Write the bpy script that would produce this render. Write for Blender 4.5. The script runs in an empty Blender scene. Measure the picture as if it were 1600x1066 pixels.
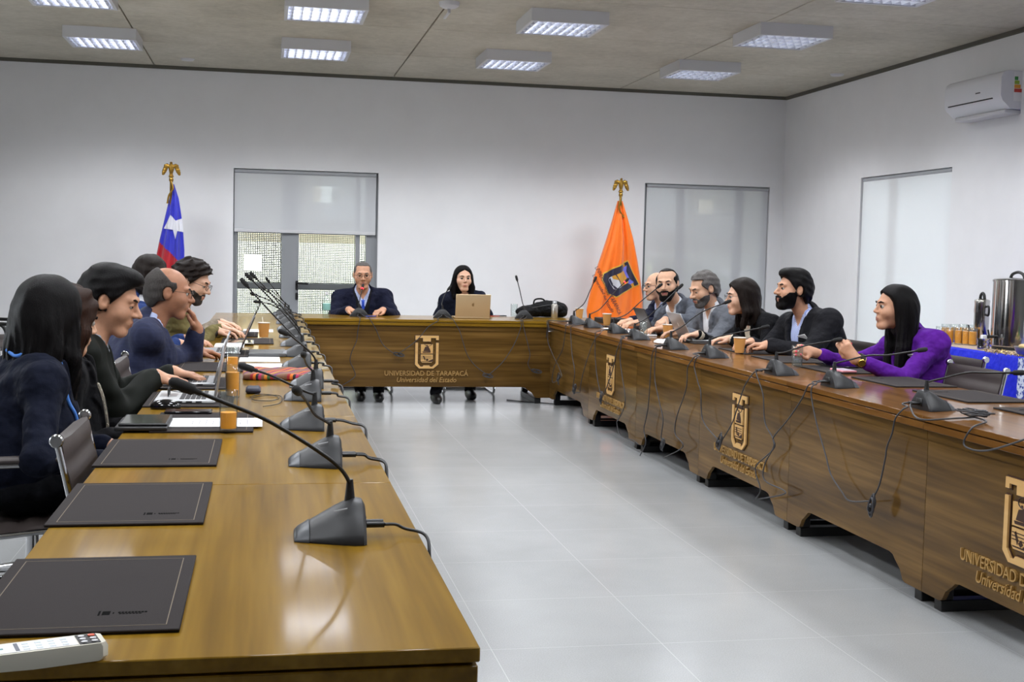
import bpy, bmesh, math, random
import numpy as np
from mathutils import Vector, Matrix
random.seed(7)
SC = bpy.context.scene
COL = SC.collection
PI = math.pi

# ------------------------------------------------------------------ camera
F_PX, YAW, PITCH, ROLL, CAM_Z = 1965.094, 0.1952837, -0.0676312, 0.0235255, 1.33
def camera_axes():
    cy, sy, cp, sp = math.cos(YAW), math.sin(YAW), math.cos(PITCH), math.sin(PITCH)
    f = Vector((sy*cp, cy*cp, sp)); r = Vector((cy, -sy, 0)); u = r.cross(f)
    cr, sr = math.cos(ROLL), math.sin(ROLL)
    return r*cr + u*sr, u*cr - r*sr, f
CR, CU, CF = camera_axes()
cam = bpy.data.cameras.new('camera')
cam.sensor_width = 36; cam.lens = F_PX*36/1600; cam.clip_start = .05; cam.clip_end = 200
cam_o = bpy.data.objects.new('camera', cam); COL.objects.link(cam_o)
M = Matrix((CR, CU, -CF)).transposed().to_4x4(); M.translation = (0, 0, CAM_Z)
cam_o.matrix_world = M
SC.camera = cam_o
def at(px, py, axis, val):
    """point of the photograph's pixel on a real plane of the room (x, y or z = val)"""
    d = CF + CR*((px-800)/F_PX) - CU*((py-533)/F_PX)
    o = Vector((0, 0, CAM_Z)); t = (val-o[axis])/d[axis]
    return o + d*t

# ------------------------------------------------------------------ world, exposure
SC.view_settings.view_transform = 'Standard'; SC.view_settings.look = 'None'
SC.view_settings.exposure = 0.0; SC.view_settings.gamma = 1; SC.view_settings.use_curve_mapping = False
SC.cycles.use_denoising = True
SC.cycles.max_bounces = 8; SC.cycles.transparent_max_bounces = 12
SC.cycles.caustics_reflective = False; SC.cycles.caustics_refractive = False
SC.cycles.sample_clamp_indirect = 4
W = bpy.data.worlds.new('world'); SC.world = W; W.use_nodes = True
wn = W.node_tree.nodes; wl = W.node_tree.links
bg = wn['Background']; bg.inputs[0].default_value = (.88, .94, 1, 1); bg.inputs[1].default_value = 15.5
LAMP_W = 24.0        # watts in each ceiling fixture

# ------------------------------------------------------------------ materials
def lin(c):
    return tuple((v/255/12.92 if v/255 <= .04045 else ((v/255+.055)/1.055)**2.4) for v in c) + (1,)
class NT:
    def __init__(s, name):
        s.m = bpy.data.materials.new(name); s.m.use_nodes = True
        s.t = s.m.node_tree; s.p = s.t.nodes['Principled BSDF']
    def n(s, typ, **kw):
        x = s.t.nodes.new(typ)
        for k, v in kw.items(): setattr(x, k, v)
        return x
    def l(s, a, b): s.t.links.new(a, b)
    def coords(s, scale=(1, 1, 1), out='Object', rot=(0, 0, 0)):
        tc = s.n('ShaderNodeTexCoord'); mp = s.n('ShaderNodeMapping')
        mp.inputs['Scale'].default_value = scale; mp.inputs['Rotation'].default_value = rot
        s.l(tc.outputs[out], mp.inputs[0]); return mp.outputs[0]
    def noise(s, vec, scale, detail=4, rough=.55):
        x = s.n('ShaderNodeTexNoise'); x.inputs['Scale'].default_value = scale
        x.inputs['Detail'].default_value = detail; x.inputs['Roughness'].default_value = rough
        if vec is not None: s.l(vec, x.inputs['Vector'])
        return x.outputs[0]
    def ramp(s, fac, stops):
        r = s.n('ShaderNodeValToRGB'); e = r.color_ramp.elements
        while len(e) < len(stops): e.new(.5)
        for i, (p, c) in enumerate(stops): e[i].position = p; e[i].color = c
        s.l(fac, r.inputs[0]); return r.outputs[0]
    def bump(s, h, strength=.2, dist=.01):
        b = s.n('ShaderNodeBump'); b.inputs['Strength'].default_value = strength; b.inputs['Distance'].default_value = dist
        s.l(h, b.inputs['Height']); s.l(b.outputs[0], s.p.inputs['Normal'])
MATS = {}
def mat(name, c, rough=.5, metal=0, var=.0, vscale=20, bump=0, bscale=60, trans=0, emit=0, coat=0, sheen=0, ior=None, alpha=None, spec=None):
    if name in MATS: return MATS[name]
    t = NT(name); p = t.p; c4 = lin(c)
    p.inputs['Base Color'].default_value = c4; p.inputs['Roughness'].default_value = rough; p.inputs['Metallic'].default_value = metal
    p.inputs['Transmission Weight'].default_value = trans; p.inputs['Coat Weight'].default_value = coat; p.inputs['Coat Roughness'].default_value = .08
    p.inputs['Sheen Weight'].default_value = sheen
    if ior: p.inputs['IOR'].default_value = ior
    if spec is not None: p.inputs['Specular IOR Level'].default_value = spec
    if emit: p.inputs['Emission Color'].default_value = c4; p.inputs['Emission Strength'].default_value = emit
    v = None
    if var or bump: v = t.coords()
    if var:
        nz = t.noise(v, vscale)
        lo = tuple(max(0, x*(1-var)) for x in c4[:3]) + (1,); hi = tuple(min(1, x*(1+var)) for x in c4[:3]) + (1,)
        t.l(t.ramp(nz, [(.3, lo), (.7, hi)]), p.inputs['Base Color'])
    if bump: t.bump(t.noise(v, bscale, 3), bump, .004)
    MATS[name] = t.m; return t.m
def wood(name, a, b, c, along, rough=.22, coat=.35, scale=1.0):
    t = NT(name); s = [24*scale]*3; s[along] = 1.0*scale
    oi = t.n('ShaderNodeObjectInfo'); tc = t.n('ShaderNodeTexCoord'); ad = t.n('ShaderNodeVectorMath', operation='MULTIPLY_ADD')
    ad.inputs[1].default_value = (7, 5, 3)
    cv = t.n('ShaderNodeCombineXYZ')
    for i in range(3): t.l(oi.outputs['Random'], cv.inputs[i])
    t.l(cv.outputs[0], ad.inputs[0]); t.l(tc.outputs['Object'], ad.inputs[2])
    mp = t.n('ShaderNodeMapping'); mp.inputs['Scale'].default_value = s; t.l(ad.outputs[0], mp.inputs[0])
    def turned(sock):
        m = t.n('ShaderNodeMapping'); m.inputs['Rotation'].default_value = (.55, .8, .45); t.l(sock, m.inputs[0]); return m.outputs[0]
    n1 = t.noise(turned(mp.outputs[0]), 1.5, 2.2, .55)
    mp2 = t.n('ShaderNodeMapping'); s2 = [5*scale]*3; s2[along] = .35*scale; mp2.inputs['Scale'].default_value = s2; t.l(ad.outputs[0], mp2.inputs[0])
    n2 = t.noise(turned(mp2.outputs[0]), 1.3, 3, .5)
    mx = t.n('ShaderNodeMix', data_type='FLOAT'); mx.inputs[0].default_value = .55; t.l(n1, mx.inputs[2]); t.l(n2, mx.inputs[3])
    t.l(t.ramp(mx.outputs[0], [(.3, lin(a)), (.5, lin(b)), (.72, lin(c))]), t.p.inputs['Base Color'])
    t.p.inputs['Roughness'].default_value = rough; t.p.inputs['Coat Weight'].default_value = coat; t.p.inputs['Coat Roughness'].default_value = .1; t.p.inputs['Specular IOR Level'].default_value = .3
    # lacquer: half of the sheen is sharp, half is soft
    p2 = t.n('ShaderNodeBsdfPrincipled'); p2.inputs['Roughness'].default_value = .29; p2.inputs['Specular IOR Level'].default_value = .13
    t.l(t.p.inputs['Base Color'].links[0].from_socket, p2.inputs['Base Color'])
    ms = t.n('ShaderNodeMixShader'); ms.inputs[0].default_value = .36; t.l(t.p.outputs[0], ms.inputs[1]); t.l(p2.outputs[0], ms.inputs[2]); t.l(ms.outputs[0], t.t.nodes['Material Output'].inputs[0])
    MATS[name] = t.m; return t.m
def cloth(name, c, var=.12, rough=.85, wr=.55, wscale=16, sheen=.015, weave=300):
    t = NT(name); p = t.p; v = t.coords(); c4 = lin(c)
    n = t.noise(v, 30, 4); f = t.noise(v, weave, 1)
    lo = tuple(x*(1-var) for x in c4[:3])+(1,); hi = tuple(min(1, x*(1+var)) for x in c4[:3])+(1,)
    t.l(t.ramp(n, [(.3, lo), (.7, hi)]), p.inputs['Base Color'])
    p.inputs['Roughness'].default_value = rough; p.inputs['Sheen Weight'].default_value = sheen; p.inputs['Specular IOR Level'].default_value = .12
    w = t.noise(v, wscale, 2, .4)
    m = t.n('ShaderNodeMath', operation='MULTIPLY_ADD'); m.inputs[1].default_value = .03; t.l(f, m.inputs[0]); t.l(w, m.inputs[2])
    t.bump(m.outputs[0], wr, .05); MATS[name] = t.m; return t.m

# ------------------------------------------------------------------ mesh helpers
class MB:
    def __init__(s): s.v = []; s.f = []; s.mi = []
    def add(s, vs, fs, mi=0):
        o = len(s.v); s.v += [tuple(v) for v in vs]; s.f += [tuple(i+o for i in f) for f in fs]; s.mi += [mi]*len(fs); return s
    def box(s, x0, x1, y0, y1, z0, z1, b=0, mi=0, mx=None):
        if b <= 0:
            vs = [(x, y, z) for z in (z0, z1) for y in (y0, y1) for x in (x0, x1)]
            fs = [(0, 2, 3, 1), (4, 5, 7, 6), (0, 1, 5, 4), (2, 6, 7, 3), (0, 4, 6, 2), (1, 3, 7, 5)]
        else:
            bm = bmesh.new(); bmesh.ops.create_cube(bm, size=1)
            for v in bm.verts: v.co = ((x0+x1)/2+v.co.x*(x1-x0), (y0+y1)/2+v.co.y*(y1-y0), (z0+z1)/2+v.co.z*(z1-z0))
            bmesh.ops.bevel(bm, geom=bm.edges[:], offset=min(b, .49*min(x1-x0, y1-y0, z1-z0)), segments=1, affect='EDGES', profile=.5)
            vs = [v.co.copy() for v in bm.verts]; bm.verts.index_update(); fs = [[v.index for v in f.verts] for f in bm.faces]; bm.free()
        if mx is not None: vs = [mx @ Vector(v) for v in vs]
        return s.add(vs, fs, mi)
    def tube(s, pts, r, n=10, mi=0, cap=True, closed=False):
        pts = [Vector(p) for p in pts]; N = len(pts); rs = r if isinstance(r, (list, tuple)) else [r]*N
        vs = []; up = None
        for i, p in enumerate(pts):
            a = pts[(i-1) % N] if closed else pts[max(i-1, 0)]; b = pts[(i+1) % N] if closed else pts[min(i+1, N-1)]
            t = (b-a); t = t.normalized() if t.length > 1e-9 else Vector((0, 0, 1))
            if up is None: up = t.orthogonal().normalized()
            up = (up - t*up.dot(t)); up = up.normalized() if up.length > 1e-6 else t.orthogonal().normalized()
            q = t.cross(up)
            for k in range(n): vs.append(p + (up*math.cos(2*PI*k/n) + q*math.sin(2*PI*k/n))*rs[i])
        fs = []
        for i in range(N if closed else N-1):
            j = (i+1) % N
            for k in range(n): fs.append((i*n+k, i*n+(k+1) % n, j*n+(k+1) % n, j*n+k))
        if cap and not closed: fs += [tuple(range(n-1, -1, -1)), tuple(range((N-1)*n, N*n))]
        return s.add(vs, fs, mi)
    def lathe(s, prof, n=20, mi=0, o=(0, 0, 0), mx=None):
        vs = [(o[0]+r*math.cos(2*PI*k/n), o[1]+r*math.sin(2*PI*k/n), o[2]+z) for r, z in prof for k in range(n)]
        fs = [(i*n+k, i*n+(k+1) % n, (i+1)*n+(k+1) % n, (i+1)*n+k) for i in range(len(prof)-1) for k in range(n)]
        if prof[0][0] > 1e-6: fs.append(tuple(range(n-1, -1, -1)))
        if prof[-1][0] > 1e-6: fs.append(tuple(range((len(prof)-1)*n, len(prof)*n)))
        if mx is not None: vs = [mx @ Vector(v) for v in vs]
        return s.add(vs, fs, mi)
    def prism(s, poly, t0, t1, fn, mi=0):
        """2-D polygon extruded from t0 to t1; fn(a, b, t) gives the point"""
        n = len(poly); area = sum(poly[i][0]*poly[(i+1) % n][1]-poly[(i+1) % n][0]*poly[i][1] for i in range(n))
        if area < 0: poly = poly[::-1]
        vs = [fn(a, b, t) for t in (t0, t1) for a, b in poly]
        fs = [tuple(range(n-1, -1, -1)), tuple(range(n, 2*n))] + [(i, (i+1) % n, (i+1) % n+n, i+n) for i in range(n)]
        return s.add(vs, fs, mi)
    def ball(s, c, r, n=12, mi=0, sc=(1, 1, 1)):
        pr = [(math.sin(PI*i/(n//2))*r, -math.cos(PI*i/(n//2))*r) for i in range(n//2+1)]
        o = len(s.v); s.lathe([(max(a, 1e-5), b) for a, b in pr], n, mi)
        for i in range(o, len(s.v)):
            v = s.v[i]; s.v[i] = (c[0]+v[0]*sc[0], c[1]+v[1]*sc[1], c[2]+v[2]*sc[2])
        return s
    def xf(s, mx): s.v = [tuple(mx @ Vector(v)) for v in s.v]; return s
    def build(s, name, mats, parent=None, world=False, smooth=40, fix=True):
        if not isinstance(mats, (list, tuple)): mats = [mats]
        me = bpy.data.meshes.new(name)
        vs = s.v
        if world and parent is not None:
            inv = wmat(parent).inverted(); vs = [tuple(inv @ Vector(v)) for v in vs]
        me.from_pydata(vs, [], s.f)
        for m in mats: me.materials.append(m)
        me.polygons.foreach_set('material_index', s.mi)
        if fix:
            bm = bmesh.new(); bm.from_mesh(me); bmesh.ops.recalc_face_normals(bm, faces=bm.faces[:]); bm.to_mesh(me); bm.free()
        finish(me, smooth)
        return link(name, me, parent)
def wmat(o):
    m = o.matrix_basis.copy()
    while o.parent: o = o.parent; m = o.matrix_basis @ m
    return m
def finish(me, smooth):
    if smooth:
        me.polygons.foreach_set('use_smooth', [True]*len(me.polygons))
        if smooth < 180: me.set_sharp_from_angle(angle=math.radians(smooth))
    me.update()
def link(name, me, parent=None):
    o = bpy.data.objects.new(name, me); COL.objects.link(o)
    if parent is not None: o.parent = parent
    return o
def tag(o, label=None, cat=None, group=None, kind=None):
    if label: o['label'] = label
    if cat: o['category'] = cat
    if group: o['group'] = group
    if kind: o['kind'] = kind
    return o
def thing(name, label, cat, loc=(0, 0, 0), rz=0, group=None):
    o = bpy.data.objects.new(name, None); COL.objects.link(o); o.empty_display_size = .1
    o.location = loc; o.rotation_euler = (0, 0, rz); return tag(o, label, cat, group)
KIDS = {}
def dup(root, loc, rz=None, label=None):
    def cp(o, par):
        c = o.copy(); COL.objects.link(c)
        if par is not None: c.parent = par
        for ch in list(o.children): cp(ch, c)
        return c
    c = cp(root, None); c.location = loc
    if rz is not None: c.rotation_euler = (0, 0, rz)
    if label: c['label'] = label
    return c
def struct(name, mb, m, smooth=35): return tag(mb.build(name, m, None, smooth=smooth), kind='structure')
def spline(pts, n=6):
    pts = [Vector(p) for p in pts]; out = []
    for i in range(len(pts)-1):
        p0, p1, p2, p3 = pts[max(i-1, 0)], pts[i], pts[i+1], pts[min(i+2, len(pts)-1)]
        for k in range(n):
            t = k/n
            out.append(.5*((2*p1)+(p2-p0)*t+(2*p0-5*p1+4*p2-p3)*t*t+(3*p1-p0-3*p2+p3)*t**3))
    return out+[pts[-1]]
def text_mesh(body, size, extrude, shear=0, align='CENTER', width=None):
    c = bpy.data.curves.new('lettering', 'FONT'); c.body = body; c.size = size; c.extrude = extrude; c.shear = shear; c.align_x = align; c.resolution_u = 3
    o = bpy.data.objects.new('lettering', c); COL.objects.link(o)
    bpy.context.view_layer.update()
    me = bpy.data.meshes.new_from_object(o.evaluated_get(bpy.context.evaluated_depsgraph_get()))
    bpy.data.objects.remove(o); bpy.data.curves.remove(c)
    vs = [v.co.copy() for v in me.vertices]; fs = [tuple(p.vertices) for p in me.polygons]; bpy.data.meshes.remove(me)
    if width:
        xs = [v.x for v in vs]; k = width/(max(xs)-min(xs)); vs = [Vector((v.x*k, v.y, v.z)) for v in vs]
    return vs, fs

# ------------------------------------------------------------------ signed-distance modelling (people, hair, finials)
def smin(a, b, k):
    if k <= 0: return np.minimum(a, b)
    h = np.maximum(k-np.abs(a-b), 0)/k
    return np.minimum(a, b)-h*h*(k*.25)
def smax(a, b, k): return -smin(-a, -b, k)
def d_cone(x, y, z, a, b, r1, r2):
    ax, ay, az = a; dx, dy, dz = b[0]-ax, b[1]-ay, b[2]-az; L = dx*dx+dy*dy+dz*dz+1e-12
    px, py, pz = x-ax, y-ay, z-az
    t = np.clip((px*dx+py*dy+pz*dz)/L, 0, 1)
    return np.sqrt((px-t*dx)**2+(py-t*dy)**2+(pz-t*dz)**2)-(r1+(r2-r1)*t)
def d_ell(x, y, z, c, r):
    px, py, pz = x-c[0], y-c[1], z-c[2]
    k0 = np.sqrt((px/r[0])**2+(py/r[1])**2+(pz/r[2])**2); k1 = np.sqrt((px/r[0]**2)**2+(py/r[1]**2)**2+(pz/r[2]**2)**2)+1e-9
    return k0*(k0-1)/k1
def surface_nets(d, lo, h):
    s = d < 0
    nx, ny, nz = d.shape
    c = np.zeros((nx-1, ny-1, nz-1), np.int8)
    cs = [(i, j, k) for i in (0, 1) for j in (0, 1) for k in (0, 1)]
    for i, j, k in cs: c += s[i:nx-1+i, j:ny-1+j, k:nz-1+k]
    act = (c > 0) & (c < 8)
    I, J, K = np.nonzero(act); n = len(I)
    idx = np.full(act.shape, -1, np.int32); idx[I, J, K] = np.arange(n)
    val = [d[I+i, J+j, K+k] for i, j, k in cs]
    pos = np.zeros((n, 3)); cnt = np.zeros(n)
    for a in range(8):
        for b in range(a+1, 8):
            df = np.array(cs[b])-np.array(cs[a])
            if np.abs(df).sum() != 1: continue
            va, vb = val[a], val[b]; m = (va < 0) != (vb < 0)
            t = np.where(m, va/np.where(m, va-vb, 1), 0)
            for q in range(3): pos[:, q] += m*(cs[a][q]+t*df[q])
            cnt += m
    pos /= cnt[:, None]
    pos = (pos+np.stack([I, J, K], 1))*h+np.array(lo)
    quads = []
    for ax in range(3):
        sl0 = [slice(1, m-1) for m in d.shape]; sl1 = list(sl0); sl0[ax] = slice(0, d.shape[ax]-1); sl1[ax] = slice(1, d.shape[ax])
        A = s[tuple(sl0)]; B = s[tuple(sl1)]
        off = [1, 1, 1]; off[ax] = 0
        g = np.nonzero(A != B); flip = A[g]
        base = [g[q]+off[q] for q in range(3)]
        u, v = [(1, 2), (2, 0), (0, 1)][ax]
        def cell(du, dv):
            e = list(base); e[u] = e[u]-du; e[v] = e[v]-dv; return idx[tuple(e)]
        q = np.stack([cell(1, 1), cell(0, 1), cell(0, 0), cell(1, 0)], 1)
        q[~flip] = q[~flip][:, ::-1]
        quads.append(q)
    return pos, np.concatenate(quads)
def fast_mesh(name, pos, quads, mats, parent, mi=None):
    if parent is not None:
        inv = np.array(wmat(parent).inverted()); pos = pos@inv[:3, :3].T+inv[:3, 3]
    me = bpy.data.meshes.new(name)
    me.vertices.add(len(pos)); me.vertices.foreach_set('co', np.ascontiguousarray(pos, np.float32).ravel())
    me.loops.add(quads.size); me.loops.foreach_set('vertex_index', np.ascontiguousarray(quads, np.int32).ravel())
    me.polygons.add(len(quads)); me.polygons.foreach_set('loop_start', np.arange(0, quads.size, 4, dtype=np.int32))
    for m in (mats if isinstance(mats, (list, tuple)) else [mats]): me.materials.append(m)
    if mi is not None: me.polygons.foreach_set('material_index', np.ascontiguousarray(mi, np.int32))
    me.polygons.foreach_set('use_smooth', np.ones(len(quads), bool))
    me.update(calc_edges=True); me.validate()
    return link(name, me, parent)
class Field:
    """a grid of signed distance in world space"""
    def __init__(s, lo, hi, h):
        s.h = h; s.lo = np.array(lo)-2*h; n = np.ceil((np.array(hi)+2*h-s.lo)/h).astype(int)+1
        s.ax = [(s.lo[i]+np.arange(n[i])*h).astype(np.float32) for i in range(3)]
        s.d = np.full(tuple(n), .5, np.float32)
    def sub(s, lo, hi):
        sl = tuple(slice(int(max(0, np.searchsorted(s.ax[i], lo[i])-1)), int(np.searchsorted(s.ax[i], hi[i])+1)) for i in range(3))
        return sl, s.ax[0][sl[0]][:, None, None], s.ax[1][sl[1]][None, :, None], s.ax[2][sl[2]][None, None, :]
    def put(s, fn, lo, hi, k=0, pad=.05, op='add'):
        lo = np.array(lo)-pad; hi = np.array(hi)+pad
        sl, x, y, z = s.sub(lo, hi); q = s.d[sl]
        if q.size == 0: return
        e = fn(x, y, z).astype(np.float32)
        s.d[sl] = smin(q, e, k) if op == 'add' else smax(q, -e, k)
    def cone(s, a, b, r1, r2, k=.02):
        r = max(r1, r2)
        s.put(lambda x, y, z: d_cone(x, y, z, a, b, r1, r2), np.minimum(a, b)-r, np.maximum(a, b)+r, k)
    def local(s, fn, fr, lo, hi, k=0, op='add', pad=.04):
        """fn in the coordinates of frame fr = (origin, 3x3 with the axes as rows, scale)"""
        o, R, sc = fr
        cor = np.array([[(lo, hi)[i][0], (lo, hi)[j][1], (lo, hi)[m][2]] for i in (0, 1) for j in (0, 1) for m in (0, 1)])*sc@R+o
        def g(x, y, z):
            x, y, z = x-o[0], y-o[1], z-o[2]
            return fn(*[(x*R[i][0]+y*R[i][1]+z*R[i][2])/sc for i in range(3)])*sc
        s.put(g, cor.min(0), cor.max(0), k, pad, op)
    def mesh(s): return surface_nets(s.d, s.lo, s.h)
def local_mesh(name, fn, lo, hi, h, fr, mats, parent, mifn=None):
    o, R, sc = fr; lo = np.array(lo); hi = np.array(hi); n = np.ceil((hi-lo)/h).astype(int)+1
    ax = [(lo[i]+np.arange(n[i])*h).astype(np.float32) for i in range(3)]
    x, y, z = np.meshgrid(*ax, indexing='ij')
    p, q = surface_nets(fn(x, y, z).astype(np.float32), lo, h)
    if len(q) == 0: return None
    mi = mifn(p[q].mean(1)) if mifn else None
    return fast_mesh(name, p*sc@R+o, q, mats, parent, mi)
# ------------------------------------------------------------------ the room
XR, XL, YB, YF, H = 5.983, -4.4, 14.0, -4.0, 3.26
XA, XT, XO = .3196, 2.5138, -.4313          # aisle edge of the left tables, of the right tables; outer edge of the left tables
TB = 11.0143                                 # aisle edge of the back table
m_wall = mat('white_plaster', (232, 232, 234), .75, var=.02, vscale=3, bump=.03, bscale=180)
m_alu = mat('grey_aluminium', (150, 153, 157), .42, .25)
m_black = mat('black_plastic', (16, 16, 17), .45)
m_chrome = mat('chrome', (205, 206, 208), .12, 1)
m_white = mat('white_enamel', (205, 205, 208), .45)
def concrete():
    t = NT('board_concrete'); v = t.coords()
    n1 = t.noise(v, .9, 6, .62); n2 = t.noise(v, 14, 5, .7)
    mx = t.n('ShaderNodeMix', data_type='FLOAT'); mx.inputs[0].default_value = .4; t.l(n1, mx.inputs[2]); t.l(n2, mx.inputs[3])
    t.l(t.ramp(mx.outputs[0], [(.32, lin((168, 162, 148))), (.5, lin((190, 184, 169))), (.66, lin((206, 200, 186)))]), t.p.inputs['Base Color'])
    t.p.inputs['Roughness'].default_value = .85; t.bump(n2, .15, .01); return t.m
m_conc = concrete()
def terrazzo():
    t = NT('polished_terrazzo_tiles'); v = t.coords()
    n = t.noise(v, 220, 2, .6); n2 = t.noise(v, 1.2, 4, .6)
    mx = t.n('ShaderNodeMix', data_type='FLOAT'); mx.inputs[0].default_value = .45; t.l(n, mx.inputs[2]); t.l(n2, mx.inputs[3])
    base = t.ramp(mx.outputs[0], [(.3, lin((146, 148, 149))), (.7, lin((174, 176, 177)))])
    br = t.n('ShaderNodeTexBrick'); br.offset = 0; br.inputs['Scale'].default_value = 1; br.inputs['Brick Width'].default_value = .6; br.inputs['Row Height'].default_value = .6
    br.inputs['Mortar Size'].default_value = .0016; br.inputs['Mortar Smooth'].default_value = .3
    mp = t.n('ShaderNodeMapping'); mp.inputs['Location'].default_value = (.435, .1, 0)
    tc = t.n('ShaderNodeTexCoord'); t.l(tc.outputs['Object'], mp.inputs[0]); t.l(mp.outputs[0], br.inputs['Vector'])
    mc = t.n('ShaderNodeMix', data_type='RGBA'); t.l(br.outputs['Fac'], mc.inputs[0]); t.l(base, mc.inputs[6]); mc.inputs[7].default_value = lin((184, 185, 186))
    t.l(mc.outputs[2], t.p.inputs['Base Color']); t.p.inputs['Roughness'].default_value = .2
    t.bump(n2, .02, .01); return t.m
struct('floor', MB().box(XL-.2, XR+.2, YF-.2, YB+.2, -.2, 0), terrazzo())
# ceiling: cast panels with open joints between them
cm = MB(); rows = [YF-.2, -1.15, .35, 1.85, 3.35, 4.85, 6.35, 7.85, 9.38, 10.92, 12.42, YB+.2]; g = .006
for i in range(len(rows)-1):
    cols = [XL-.2, -3.72, -1.17, 1.37, 3.95, XR+.2]
    for j in range(len(cols)-1): cm.box(cols[j]+g, cols[j+1]-g, rows[i]+g, rows[i+1]-g, H, H+.1, .004)
cm.box(XL-.2, XR+.2, YF-.2, YB+.2, H+.05, H+.25)
struct('ceiling', cm, m_conc)
def wall_with(name, axis, pos, thick, a0, a1, holes):
    mb = MB(); cuts = sorted({a0, a1, *[h[0] for h in holes], *[h[1] for h in holes]})
    for i in range(len(cuts)-1):
        p, q = cuts[i], cuts[i+1]; hs = [h for h in holes if h[0] <= p+1e-6 and h[1] >= q-1e-6]
        zs = [(0, H+.02)] if not hs else [(0, hs[0][2]), (hs[0][3], H+.02)]
        for z0, z1 in zs:
            if z1-z0 < .01: continue
            if axis == 1: mb.box(p, q, pos, pos+thick, z0, z1)
            else: mb.box(pos, pos+thick, p, q, z0, z1)
    return struct(name, mb, m_wall)
D1 = (-.338, 1.227, 0, 2.206); W2 = (4.286, 5.812, 0, 2.203); W3 = (10.29, 12.03, .0, 2.21)
wall_with('wall_back', 1, YB, .22, XL-.2, XR+.22, [D1, W2])
wall_with('wall_right', 0, XR, .22, YF, YB, [W3])
LW_FILL = [(6.2, 7.6, .9, 2.3)]  # unseen opening, added to let fill daylight in from the left
wall_with('wall_left', 0, XL-.22, .22, YF, YB, LW_FILL)
wall_with('wall_front', 1, YF-.22, .22, XL-.2, XR+.22, [])
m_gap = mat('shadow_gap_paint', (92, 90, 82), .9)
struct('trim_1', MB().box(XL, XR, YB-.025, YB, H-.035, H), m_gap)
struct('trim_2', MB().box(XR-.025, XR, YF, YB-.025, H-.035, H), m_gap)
struct('trim_3', MB().box(XR-.06, XR, 7.9, 9.2, 0, H-.0, .004), m_wall)
m_glass = mat('clear_glass', (255, 255, 255), .0, trans=1, ior=1.45)
def pane_mat():
    t = NT('window_pane'); tr = t.n('ShaderNodeBsdfTransparent'); tr.inputs[0].default_value = (.93, .96, .95, 1); gl = t.n('ShaderNodeBsdfGlossy'); gl.inputs['Roughness'].default_value = .02
    mx = t.n('ShaderNodeMixShader'); fr = t.n('ShaderNodeFresnel'); fr.inputs[0].default_value = 1.4
    t.l(fr.outputs[0], mx.inputs[0]); t.l(tr.outputs[0], mx.inputs[1]); t.l(gl.outputs[0], mx.inputs[2]); t.l(mx.outputs[0], t.t.nodes['Material Output'].inputs[0]); return t.m
m_pane = pane_mat()
def thin_glass(name, c, edge=.5):
    """clear wall of glass or plastic: sees through face on, darker and glossier towards its rims"""
    t = NT(name); tr = t.n('ShaderNodeBsdfTransparent'); gl = t.n('ShaderNodeBsdfGlossy'); gl.inputs['Roughness'].default_value = .09
    lw = t.n('ShaderNodeLayerWeight'); lw.inputs[0].default_value = .5; ge = t.n('ShaderNodeNewGeometry')
    t.l(t.ramp(lw.outputs['Facing'], [(.5, c), (.95, tuple(v*edge for v in c[:3])+(1,))]), tr.inputs[0])
    ma = t.n('ShaderNodeMath', operation='SUBTRACT'); ma.use_clamp = True; mx = t.n('ShaderNodeMixShader')
    f2 = t.n('ShaderNodeLayerWeight'); f2.inputs[0].default_value = .38
    t.l(f2.outputs['Fresnel'], ma.inputs[0]); t.l(ge.outputs['Backfacing'], ma.inputs[1]); t.l(ma.outputs[0], mx.inputs[0])
    t.l(tr.outputs[0], mx.inputs[1]); t.l(gl.outputs[0], mx.inputs[2])
    df = t.n('ShaderNodeBsdfDiffuse'); df.inputs[0].default_value = (.85, .88, .88, 1); m2 = t.n('ShaderNodeMixShader'); m2.inputs[0].default_value = .025
    t.l(mx.outputs[0], m2.inputs[1]); t.l(df.outputs[0], m2.inputs[2]); t.l(m2.outputs[0], t.t.nodes['Material Output'].inputs[0]); return t.m
def blind_mat(name, c, opac, transl):
    t = NT(name); tr = t.n('ShaderNodeBsdfTransparent'); di = t.n('ShaderNodeBsdfDiffuse'); di.inputs[0].default_value = lin(c)
    tl = t.n('ShaderNodeBsdfTranslucent'); tl.inputs[0].default_value = lin(c); m1 = t.n('ShaderNodeMixShader'); m1.inputs[0].default_value = transl
    m2 = t.n('ShaderNodeMixShader'); m2.inputs[0].default_value = opac
    t.l(di.outputs[0], m1.inputs[1]); t.l(tl.outputs[0], m1.inputs[2]); t.l(tr.outputs[0], m2.inputs[1]); t.l(m1.outputs[0], m2.inputs[2]); t.l(m2.outputs[0], t.t.nodes['Material Output'].inputs[0]); return t.m
m_blind = blind_mat('grey_screen_fabric', (222, 224, 228), .8, .15)
m_blind_w = blind_mat('white_screen_fabric', (238, 240, 242), .95, .13)
m_paper = mat('white_paper', (236, 236, 238), .8)
m_steel = mat('painted_steel_mesh', (120, 122, 122), .5, .1)
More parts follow.
